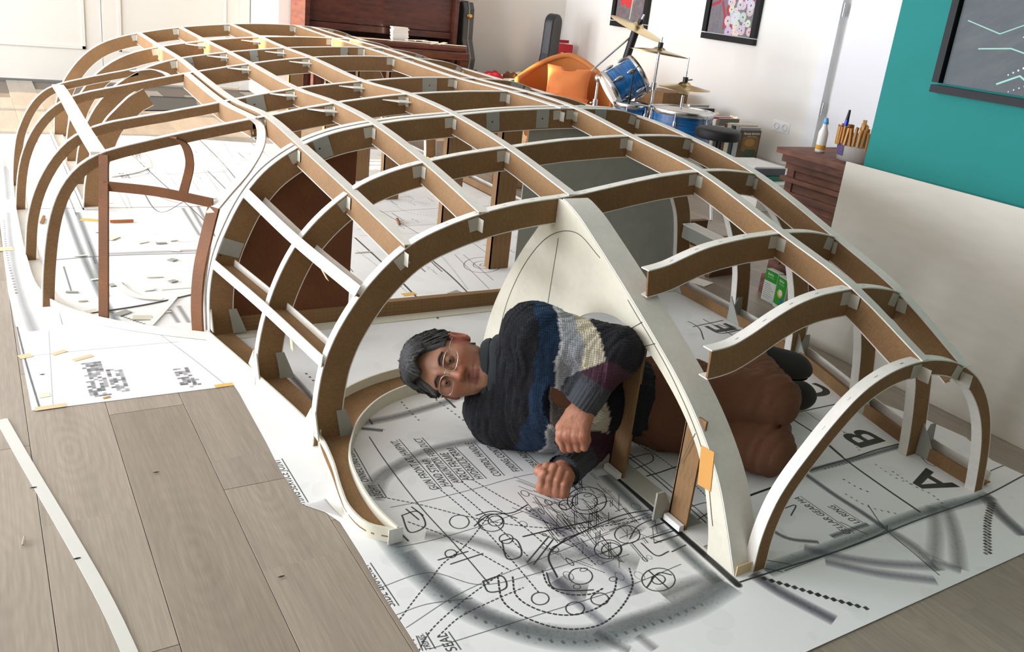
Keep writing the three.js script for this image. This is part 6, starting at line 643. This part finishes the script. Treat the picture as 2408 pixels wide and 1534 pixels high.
{
  const man = thing('person', 'man in a striped knit sweater lying on his side under the cardboard nose', 'person', [0, 0, 0]);
  const J = { neck: [1.185, 0.235, -1.825], chest: [1.275, 0.215, -1.765], belly: [1.43, 0.185, -1.71], waist: [1.56, 0.15, -1.675], Ls: [1.195, 0.375, -1.735], Le: [1.352, 0.375, -1.575], Lw: [1.272, 0.235, -1.585], Rs: [1.185, 0.105, -1.835], Re: [1.45, 0.07, -1.69], Rw: [1.225, 0.062, -1.558], Lh: [1.645, 0.185, -1.635], Rh: [1.645, 0.09, -1.655], Lk: [1.835, 0.215, -1.45], Rk: [1.815, 0.085, -1.415], La: [2.03, 0.20, -1.735], Ra: [2.15, 0.065, -1.735] };
  const B = (a, b, r0, r1) => bone(J[a], J[b], r0, r1);
  // ---- sweater
  const sw = [[B('neck', 'chest', 0.075, 0.135), 'torso'], [B('chest', 'belly', 0.135, 0.125), 'torso'], [B('belly', 'waist', 0.125, 0.105), 'torso'], [B('Ls', 'chest', 0.085, 0.11), 'torso'], [B('Rs', 'chest', 0.085, 0.12), 'torso'], [bone(J.Rs, [1.28, 0.11, -1.76], 0.09, 0.10), 'torso'], [B('Ls', 'Le', 0.075, 0.06), 'L1'], [B('Le', 'Lw', 0.058, 0.043), 'L2'], [B('Rs', 'Re', 0.078, 0.062), 'R1'], [B('Re', 'Rw', 0.06, 0.042), 'R2']];
  const swf = (x, y, z) => { let d = 1; for (const [f, n] of sw) d = smin(d, f(x, y, z), n === 'torso' ? 0.07 : 0.035); d += 0.010 * (N3(x * 14, y * 14, z * 14) - 0.5) + 0.004 * (N3(x * 40, y * 40, z * 40) - 0.5); d = Math.max(d, 0.004 - y); const cutL = ((x - J.Lw[0]) * -0.43 + (y - J.Lw[1]) * -0.9 + (z - J.Lw[2]) * -0.06), cutR = ((x - J.Rw[0]) * -0.86 + (y - J.Rw[1]) * -0.03 + (z - J.Rw[2]) * 0.5); if (Math.hypot(x - J.Lw[0], y - J.Lw[1], z - J.Lw[2]) < 0.1) d = Math.max(d, cutL - 0.004); if (Math.hypot(x - J.Rw[0], y - J.Rw[1], z - J.Rw[2]) < 0.1) d = Math.max(d, cutR - 0.004); return d; };
  const sg = surface(swf, [1.02, 0.0, -2.02], [1.74, 0.52, -1.42], 0.0065);
  const ax = [0.93, -0.12, 0.346], blk = [0.004, 0.004, 0.006], blu = [0.003, 0.024, 0.06], gry = [0.34, 0.35, 0.36], crm = [0.60, 0.53, 0.38], mar = [0.055, 0.014, 0.026], cuf = [0.05, 0.053, 0.058], wht = [0.62, 0.62, 0.6];
  colour(sg, (x, y, z) => {
    const nearest = sw.reduce((m, q) => { const d = q[0](x, y, z); return d < m[0] ? [d, q[1]] : m; }, [9, '']), n = nearest[1], s = (x - 1.165) * ax[0] + (y - 0.225) * ax[1] + (z + 1.8) * ax[2];
    const along = (a, b) => ((x - a[0]) * (b[0] - a[0]) + (y - a[1]) * (b[1] - a[1]) + (z - a[2]) * (b[2] - a[2])) / ((b[0] - a[0]) ** 2 + (b[1] - a[1]) ** 2 + (b[2] - a[2]) ** 2);
    if (n === 'L2' || n === 'R2') { const t = n === 'L2' ? along(J.Le, J.Lw) : along(J.Re, J.Rw); return n === 'L2' ? (t < 0.16 ? blk : t < 0.58 ? mar : cuf) : (t < 0.2 ? blk : t < 0.66 ? mar : cuf); }
    const w = 0.004 * Math.sin(y * 60) + 0.003 * Math.sin(z * 80), dy = y - 0.3, b1 = 0.030 - 0.11 * dy, b2 = 0.088 - 0.13 * dy, b3 = 0.150 - 0.23 * dy, b4 = 0.215 - 0.4 * dy, q = s + w;
    if (q < b1) return blk; if (q < b2) return blu; if (q < b2 + 0.009) return wht; if (q < b3) return gry; if (q < b4) return crm; return blk;
  });
  const knit = dataTex(128, 128, (u, v) => { const a = Math.abs(Math.sin(u * Math.PI * 16)), b = Math.abs(Math.sin((v * 16 + 0.5 * Math.abs(Math.sin(u * Math.PI * 16))) * Math.PI)), s = 255 * a * (0.5 + 0.5 * b); return [s, s, s]; }, false);
  { const p = sg.attributes.position, uv = []; for (let i = 0; i < p.count; i++) { const s = p.getX(i) * 0.93 + p.getZ(i) * 0.346; uv.push(p.getY(i) * 11, s * 11); } sg.setAttribute('uv', new THREE.Float32BufferAttribute(uv, 2)); }
  const wool = new THREE.MeshPhysicalMaterial({ vertexColors: true, roughness: 0.95, sheen: 0.12, sheenRoughness: 0.6, sheenColor: new THREE.Color(0.12, 0.12, 0.13), bumpMap: knit, bumpScale: 0.003 });
  mesh('sweater', sg, wool, man);
  // roll collar
  const ringsG = []; const hd = V(1.062, 0.222, -1.908), nk = V(...J.neck), ca = hd.clone().sub(nk).normalize();
  for (let i = 0; i < 3; i++) { const c = nk.clone().addScaledVector(ca, 0.0 + 0.026 * i); const g = new THREE.TorusGeometry(0.062 + (i === 1 ? 0.010 : 0.0) - 0.002 * i, 0.026, 14, 60); const p = g.attributes.position; for (let k = 0; k < p.count; k++) { const a = Math.atan2(p.getY(k), p.getX(k)), w = 1 + 0.012 * Math.sin(a * 42); p.setXYZ(k, p.getX(k) * w, p.getY(k) * w, p.getZ(k) * (1 + 0.1 * Math.sin(a * 5 + i))); } g.computeVertexNormals(); g.applyQuaternion(new THREE.Quaternion().setFromUnitVectors(V(0, 0, 1), ca)); ringsG.push(g.translate(c.x, c.y, c.z)); }
  mesh('roll_collar', merge(ringsG), new THREE.MeshPhysicalMaterial({ color: new THREE.Color(0.022, 0.027, 0.028), roughness: 0.95, sheen: 0.15, sheenColor: new THREE.Color(0.1, 0.11, 0.11) }), man);
  // ribbed cuffs
  for (const [w, e] of [['Lw', 'Le'], ['Rw', 'Re']]) { const a = V(...J[w]), d = a.clone().sub(V(...J[e])).normalize(), pts = []; for (let i = 0; i <= 14; i++) pts.push([0.0435 + 0.004 * Math.sin(i / 14 * 3.1) + (i > 12 ? 0.002 : 0), -0.075 + i * 0.0062]); const g = lathe(pts, 90), p = g.attributes.position; for (let k = 0; k < p.count; k++) { const th = Math.atan2(p.getZ(k), p.getX(k)), m = 1 + 0.028 * Math.cos(th * 26); p.setX(k, p.getX(k) * m); p.setZ(k, p.getZ(k) * m); } g.computeVertexNormals(); g.applyQuaternion(new THREE.Quaternion().setFromUnitVectors(V(0, 1, 0), d)).translate(a.x, a.y, a.z); mesh('ribbed_cuff', g, new THREE.MeshStandardMaterial({ color: new THREE.Color(...cuf), roughness: 0.95, side: THREE.DoubleSide }), man); }
  // ---- trousers
  const tr = [B('waist', 'Lh', 0.105, 0.095), B('waist', 'Rh', 0.10, 0.085), B('Lh', 'Rh', 0.095, 0.085), B('Lh', 'Lk', 0.088, 0.078), B('Rh', 'Rk', 0.085, 0.078), B('Lk', 'La', 0.075, 0.055), B('Rk', 'Ra', 0.074, 0.05)];
  const trf = (x, y, z) => { let d = 1; tr.forEach((f, i) => { d = smin(d, f(x, y, z), i < 3 ? 0.06 : 0.018); }); const k = (x - J.Lk[0]) * 0.6 - (z - J.Lk[2]) * 0.8; d += 0.0035 * Math.sin(95 * (k + 0.5 * y)) * Math.exp(-Math.pow((k - 0.05) / 0.06, 2)) + 0.012 * (N3(x * 11 + 5, y * 11, z * 11) - 0.5); return Math.max(d, 0.004 - y); };
  const tg = surface(trf, [1.44, 0.0, -1.92], [2.22, 0.42, -1.3], 0.0095); { const p = tg.attributes.position, uv = []; for (let i = 0; i < p.count; i++) uv.push((p.getY(i) + p.getX(i) * 0.2) * 6, p.getZ(i) * 6); tg.setAttribute('uv', new THREE.Float32BufferAttribute(uv, 2)); }
  const cord = dataTex(128, 16, u => { const s = 140 + 115 * Math.abs(Math.sin(u * Math.PI * 32)); return [s, s, s]; }, false);
  mesh('trousers', tg, new THREE.MeshPhysicalMaterial({ color: new THREE.Color(0.15, 0.058, 0.026), roughness: 0.9, sheen: 0.35, sheenRoughness: 0.5, sheenColor: new THREE.Color(0.4, 0.22, 0.12), bumpMap: cord, bumpScale: 0.0015 }), man);
  // ---- shoes
  const shoe = (heel, toe, up) => {
    const z = toe.clone().sub(heel), L = z.length(); z.normalize(); const y = up.clone().addScaledVector(z, -up.dot(z)).normalize(), x = y.clone().cross(z);
    const f = (X, Y, Z) => { let d = cone(0, 0.045, 0.045, 0, 0.03, L - 0.055, 0.043, 0.040)(X, Y, Z); d = smin(d, cone(0, 0.05, 0.05, 0, 0.10, 0.055, 0.042, 0.042)(X, Y, Z), 0.03); d = smin(d, ell(0, 0.028, L - 0.07, 0.048, 0.036, 0.075)(X, Y, Z), 0.03); return smax(d, 0.012 - Y, 0.01); };
    const m4 = new THREE.Matrix4().makeBasis(x, y, z).setPosition(heel), s = mesh('shoe', surface(f, [-0.07, -0.01, -0.03], [0.07, 0.16, L + 0.03], 0.006).applyMatrix4(m4), std(0x24221d, 0.7), man);
    const so = new THREE.Shape(); for (let i = 0; i <= 30; i++) { const t = i / 30 * 2 * Math.PI, zz = (L / 2) * (1 - Math.cos(t)), w = 0.046 * Math.sin(t) * (0.82 + 0.2 * zz / L); i ? so.lineTo(w, zz) : so.moveTo(w, zz); } const sg2 = new THREE.ExtrudeGeometry(so, { depth: 0.016, bevelEnabled: false }).rotateX(Math.PI / 2).scale(1, -1, 1); sg2.translate(0, 0, 0); const si = sg2.index; mesh('sole', sg2.applyMatrix4(m4), std(0x191815, 0.8, { side: THREE.DoubleSide }), s);
    for (let i = 0; i < 4; i++) mesh('eyelet', new THREE.TorusGeometry(0.0035, 0.0012, 8, 14).rotateX(-0.7).translate(0.022, 0.075 - i * 0.004, 0.10 + i * 0.022).applyMatrix4(m4), M.chrome, s);
  };
  shoe(V(2.0, 0.175, -1.79), V(2.205, 0.15, -1.62), V(-0.62, 0.15, -0.55).add(V(0.1, 0.7, 0.4)).normalize()); shoe(V(2.10, 0.05, -1.80), V(2.30, 0.05, -1.655), V(-0.5, 0.25, 0.5));
  // ---- skin: head, neck, hands and what the clothes cover, one mesh
  const right = V(0.84153, 0.11522, 0.52778), upi = V(0.07475, 0.94275, -0.32501), toCam = V(0, 1.22, 0).sub(hd).normalize();
  const hy = right.clone().multiplyScalar(-0.975).addScaledVector(upi, 0.17).normalize(), hz = toCam.clone().multiplyScalar(0.96).addScaledVector(upi, -0.20).addScaledVector(right, 0.10); hz.addScaledVector(hy, -hz.dot(hy)).normalize(); const hx = hy.clone().cross(hz), HM = new THREE.Matrix4().makeBasis(hx, hy, hz).setPosition(hd);
  const skull = ell(0, 0.032, -0.014, 0.077, 0.098, 0.094), jaw = cone(0, -0.03, 0.012, 0, -0.088, 0.05, 0.062, 0.032);
  const headF = (x, y, z) => {
    const s = Math.abs(x); let d = smin(skull(x, y, z), jaw(x, y, z), 0.05);
    d = smin(d, cone(0.04, -0.018, 0.05, 0.03, -0.06, 0.045, 0.03, 0.026)(s, y, z), 0.025);                     // cheeks
    d = smin(d, cone(0.012, 0.030, 0.075, 0.045, 0.031, 0.058, 0.011, 0.010)(s, y, z), 0.018);                  // brow
    d = smax(d, -(Math.hypot((s - 0.032) / 1.25, y - 0.010, z - 0.092) - 0.0175), 0.018);                       // sockets
    d = smin(d, cone(0, 0.018, 0.079, 0, -0.028, 0.104, 0.008, 0.0125)(x, y, z), 0.014); d = smin(d, cone(0.011, -0.030, 0.092, 0.013, -0.031, 0.088, 0.0085, 0.0085)(s, y, z), 0.008);   // nose
    d = smin(d, cone(0, -0.056, 0.083, 0.020, -0.058, 0.074, 0.007, 0.004)(s, y, z), 0.008); d = smin(d, cone(0, -0.0675, 0.082, 0.018, -0.066, 0.074, 0.0075, 0.004)(s, y, z), 0.008);   // lips
    d = smax(d, -cone(0, -0.0615, 0.094, 0.027, -0.0585, 0.078, 0.0028, 0.002)(s, y, z), 0.004);
    d = smin(d, ell(0, -0.094, 0.06, 0.024, 0.02, 0.022)(x, y, z), 0.02);
    d = smax(d, -cone(0.022, -0.032, 0.094, 0.038, -0.062, 0.079, 0.003, 0.002)(s, y, z), 0.008);                // folds beside the mouth
    let e = ell(0.083, 0.002, -0.012, 0.013, 0.034, 0.02)(s, y, z); e = smax(e, -ell(0.093, 0.004, -0.008, 0.008, 0.02, 0.011)(s, y, z), 0.006); d = smin(d, e, 0.008);
    d = smin(d, cone(0, -0.06, -0.02, 0.0, -0.16, -0.03, 0.056, 0.058)(x, y, z), 0.03); return d;
  };
  const hg = surface(headF, [-0.11, -0.17, -0.12], [0.11, 0.14, 0.13], 0.0036);
  colour(hg, (x, y, z) => { const n = N3(x * 60, y * 60, z * 60), n2 = N3(x * 160, y * 160, z * 160), s = Math.abs(x); let c = [0.36, 0.165, 0.092]; const red = Math.exp(-((s - 0.04) ** 2 + (y + 0.022) ** 2) / 0.0006) * (z > 0.03 ? 1 : 0) + Math.exp(-(x * x + (y + 0.03) ** 2) / 0.0003) * (z > 0.08 ? 1 : 0); c = [c[0] * (1 + 0.06 * red), c[1] * (1 - 0.18 * red), c[2] * (1 - 0.2 * red)]; if (s < 0.021 && y < -0.05 && y > -0.075 && z > 0.066) c = [0.27, 0.085, 0.06]; if (s > 0.072 && Math.abs(y) < 0.05) c = [0.40, 0.12, 0.075]; if (y < -0.05 && z > 0.0 && !(s < 0.021 && y > -0.075 && z > 0.066)) { const k = 0.82 + 0.18 * n2; c = [c[0] * k, c[1] * k, c[2] * (k + 0.03)]; } const m = 0.9 + 0.2 * n; return c.map(v => v * m); });
  hg.applyMatrix4(HM);
  const fist = (wr, a, n, hand) => {
    a = a.clone().normalize(); n = n.clone().addScaledVector(a, -n.dot(a)).normalize(); const s = hand === 'L' ? a.clone().cross(n) : n.clone().cross(a);
    const parts = [[cone(-0.05, 0, 0, 0.012, 0, 0, 0.027, 0.026), 0.02]];
    for (const [q, r] of [[0.029, 0.0175], [0.010, 0.0185], [-0.010, 0.0175], [-0.027, 0.016]]) parts.push([cone(0.012, 0.0, q * 0.7, 0.078, 0.002, q, 0.018, r * 0.86), 0.018]);
    const fing = [[0.030, 0.0108, 1.0], [0.0102, 0.0112, 1.06], [-0.0098, 0.0106, 1.0], [-0.0285, 0.0092, 0.86]];
    const fs = fing.map(([q, r, l]) => { const A = [0.082, 0.006, q], Bq = [0.093, 0.006 - 0.042 * l, q * 0.98], Cq = [0.062, -0.046 * l, q * 0.94], Dq = [0.044, -0.026 * l, q * 0.92]; return (x, y, z) => Math.min(cone(...A, ...Bq, r * 1.08, r)(x, y, z), smin(cone(...Bq, ...Cq, r, r * 0.94)(x, y, z), cone(...Cq, ...Dq, r * 0.94, r * 0.8)(x, y, z), 0.005)); });
    const th = (x, y, z) => smin(smin(cone(0.008, -0.008, 0.026, 0.042, -0.02, 0.047, 0.018, 0.0135)(x, y, z), cone(0.042, -0.02, 0.047, 0.072, -0.034, 0.044, 0.0128, 0.0115)(x, y, z), 0.008), cone(0.072, -0.034, 0.044, 0.094, -0.045, 0.026, 0.0115, 0.0095)(x, y, z), 0.006);
    const f = (x, y, z) => { let d = 1; for (const [g, k] of parts) d = smin(d, g(x, y, z), k); let e = 1; for (const g of fs) e = smin(e, g(x, y, z), 0.0025); d = smin(d, e, 0.012); d = smin(d, th(x, y, z), 0.006); return d + 0.0012 * (N3(x * 90, y * 90, z * 90) - 0.5); };
    const g = surface(f, [-0.06, -0.075, -0.06], [0.12, 0.04, 0.075], 0.0032);
    colour(g, (x, y, z) => { const m = 0.88 + 0.24 * N3(x * 120, y * 120, z * 120), kn = Math.exp(-((x - 0.09) ** 2 + (y - 0.006) ** 2) / 0.0002) + Math.exp(-((x - 0.093) ** 2 + (y + 0.036) ** 2) / 0.0001); return [0.41 * m * (1 + 0.05 * kn), 0.175 * m * (1 - 0.12 * kn), 0.10 * m * (1 - 0.12 * kn)]; });
    if (hand === 'R') { const ix = g.index.array; for (let i = 0; i < ix.length; i += 3) { const t = ix[i + 1]; ix[i + 1] = ix[i + 2]; ix[i + 2] = t; } }
    return g.applyMatrix4(new THREE.Matrix4().makeBasis(a, n, s).setPosition(wr));
  };
  const L = fist(V(1.262, 0.216, -1.578), V(-0.30, -0.26, 0.22).add(V(-0.2, -0.1, 0.25)), upi.clone().add(V(-0.1, 0, 0.1)), 'L');
  const Rr = fist(V(1.205, 0.062, -1.548), V(-0.86, -0.02, 0.42).add(V(0.12, 0, 0.25)), upi.clone().multiplyScalar(-1).add(V(0, 0, -0.25)), 'R');
  const core = surface((x, y, z) => { let d = 1; for (const [f] of sw) d = Math.min(d, f(x, y, z) + 0.035); for (const f of tr) d = Math.min(d, f(x, y, z) + 0.04); return Math.max(d, 0.02 - y); }, [1.02, 0.0, -2.02], [2.2, 0.5, -1.3], 0.02);
  colour(core, () => [0.44, 0.225, 0.135]);
  const skin = new THREE.MeshPhysicalMaterial({ vertexColors: true, roughness: 0.55, sheen: 0.1 });
  const all = mergeGeometries([hg, L, Rr, core].map(g => { g.deleteAttribute('uv'); return g.toNonIndexed(); })); mesh('body', all, skin, man);
  // ---- hair, brows, eyes, glasses
  const strand = (x, y, z) => { const a = Math.atan2(x, 0.12 - y + 0.5 * z); return vnoise(a * 34 + 60, y * 22 + z * 9 + 40) * 0.6 + vnoise(a * 90 + 20, y * 40 + 90) * 0.4; };
  const hairF = (x, y, z) => { const s = Math.abs(x); let d = skull(x, y, z) - 0.013 - 0.020 * (strand(x, y, z) - 0.4) - 0.006 * Math.max(0, Math.min(1, (y - 0.06) / 0.06)); d = smin(d, ell(0.0, 0.104, 0.03, 0.06, 0.034, 0.055)(x, y, z) - 0.004 * strand(x, y, z), 0.02); const face = Math.max(-(z - (0.058 - 0.30 * Math.max(0, 0.03 - y) - 0.55 * Math.max(0, y - 0.085))), y - 0.088 - 0.010 * Math.sin(x * 90) * (s < 0.05 ? 1 : 0)); d = smax(d, -face, 0.006); d = smax(d, -(Math.hypot((s - 0.085) / 0.6, y - 0.002, z + 0.008) - 0.034), 0.006); d = Math.max(d, -(y + 0.055 - (z > 0.0 ? 0.05 : 0)) ); if (z > 0.02 && y < 0.03) d = Math.max(d, 0.03 - y); return d; };
  const hairG = surface(hairF, [-0.12, -0.08, -0.14], [0.12, 0.17, 0.12], 0.0034); colour(hairG, (x, y, z) => { const k = strand(x, y, z), t = 0.018 + 0.16 * Math.pow(k, 2.6); return [t, t * 0.97, t * 0.92]; }); hairG.applyMatrix4(HM); mesh('hair', hairG, new THREE.MeshStandardMaterial({ vertexColors: true, roughness: 0.6 }), man);
  for (const s of [-1, 1]) {
    const e = mesh('eye', new THREE.SphereGeometry(0.0115, 24, 16).translate(s * 0.032, 0.009, 0.0725).applyMatrix4(HM), std(0x9a8f86, 0.3), man); mesh('iris', new THREE.SphereGeometry(0.006, 16, 10).translate(s * 0.031, 0.008, 0.0792).applyMatrix4(HM), std(0x17110d, 0.2), e);
    mesh('eyelid', new THREE.SphereGeometry(0.0128, 24, 10, 0, 6.3, 0, 1.15).rotateX(0.5).translate(s * 0.032, 0.0085, 0.0722).applyMatrix4(HM), std(0x9c6a50, 0.6), e);
    mesh('eyebrow', tube([V(s * 0.014, 0.031, 0.0875), V(s * 0.03, 0.037, 0.083), V(s * 0.048, 0.032, 0.07)], 0.0032, 14, 6).applyMatrix4(HM), std(0x3a332d, 0.9), man);
  }
  const gl = mesh('eyeglasses', (() => { const gs = []; for (const s of [-1, 1]) { const pts = []; for (let i = 0; i < 24; i++) { const a = i / 24 * 2 * Math.PI, c = Math.cos(a), q = Math.sin(a); pts.push(V(s * 0.034 + 0.027 * Math.sign(c) * Math.pow(Math.abs(c), 0.7), 0.004 + 0.0185 * Math.sign(q) * Math.pow(Math.abs(q), 0.7), 0.100 - 0.010 * Math.pow(Math.abs(s * 0.034 + 0.027 * c) / 0.06, 2))); } gs.push(new THREE.TubeGeometry(new THREE.CatmullRomCurve3(pts, true), 60, 0.0011, 8, true)); gs.push(tube([V(s * 0.061, 0.014, 0.092), V(s * 0.078, 0.016, 0.06), V(s * 0.083, 0.012, 0.0), V(s * 0.082, -0.006, -0.03)], 0.0013, 30, 6)); } gs.push(tube([V(-0.009, 0.01, 0.1005), V(0, 0.013, 0.104), V(0.009, 0.01, 0.1005)], 0.0012, 12, 6)); return merge(gs).applyMatrix4(HM); })(), std(0xc9c4bc, 0.2, { metalness: 1 }), man);
  for (const s of [-1, 1]) mesh('lens', (() => { const sh = new THREE.Shape(); for (let i = 0; i < 24; i++) { const a = i / 24 * 2 * Math.PI, c = Math.cos(a), q = Math.sin(a), X = s * 0.034 + 0.026 * Math.sign(c) * Math.pow(Math.abs(c), 0.7), Y = 0.004 + 0.0175 * Math.sign(q) * Math.pow(Math.abs(q), 0.7); i ? sh.lineTo(X, Y) : sh.moveTo(X, Y); } return new THREE.ShapeGeometry(sh).translate(0, 0, 0.096).applyMatrix4(HM); })(), new THREE.MeshPhysicalMaterial({ color: 0xe9e4da, roughness: 0.03, transmission: 1, thickness: 0 }), gl);
}
renderer.render(scene, camera);
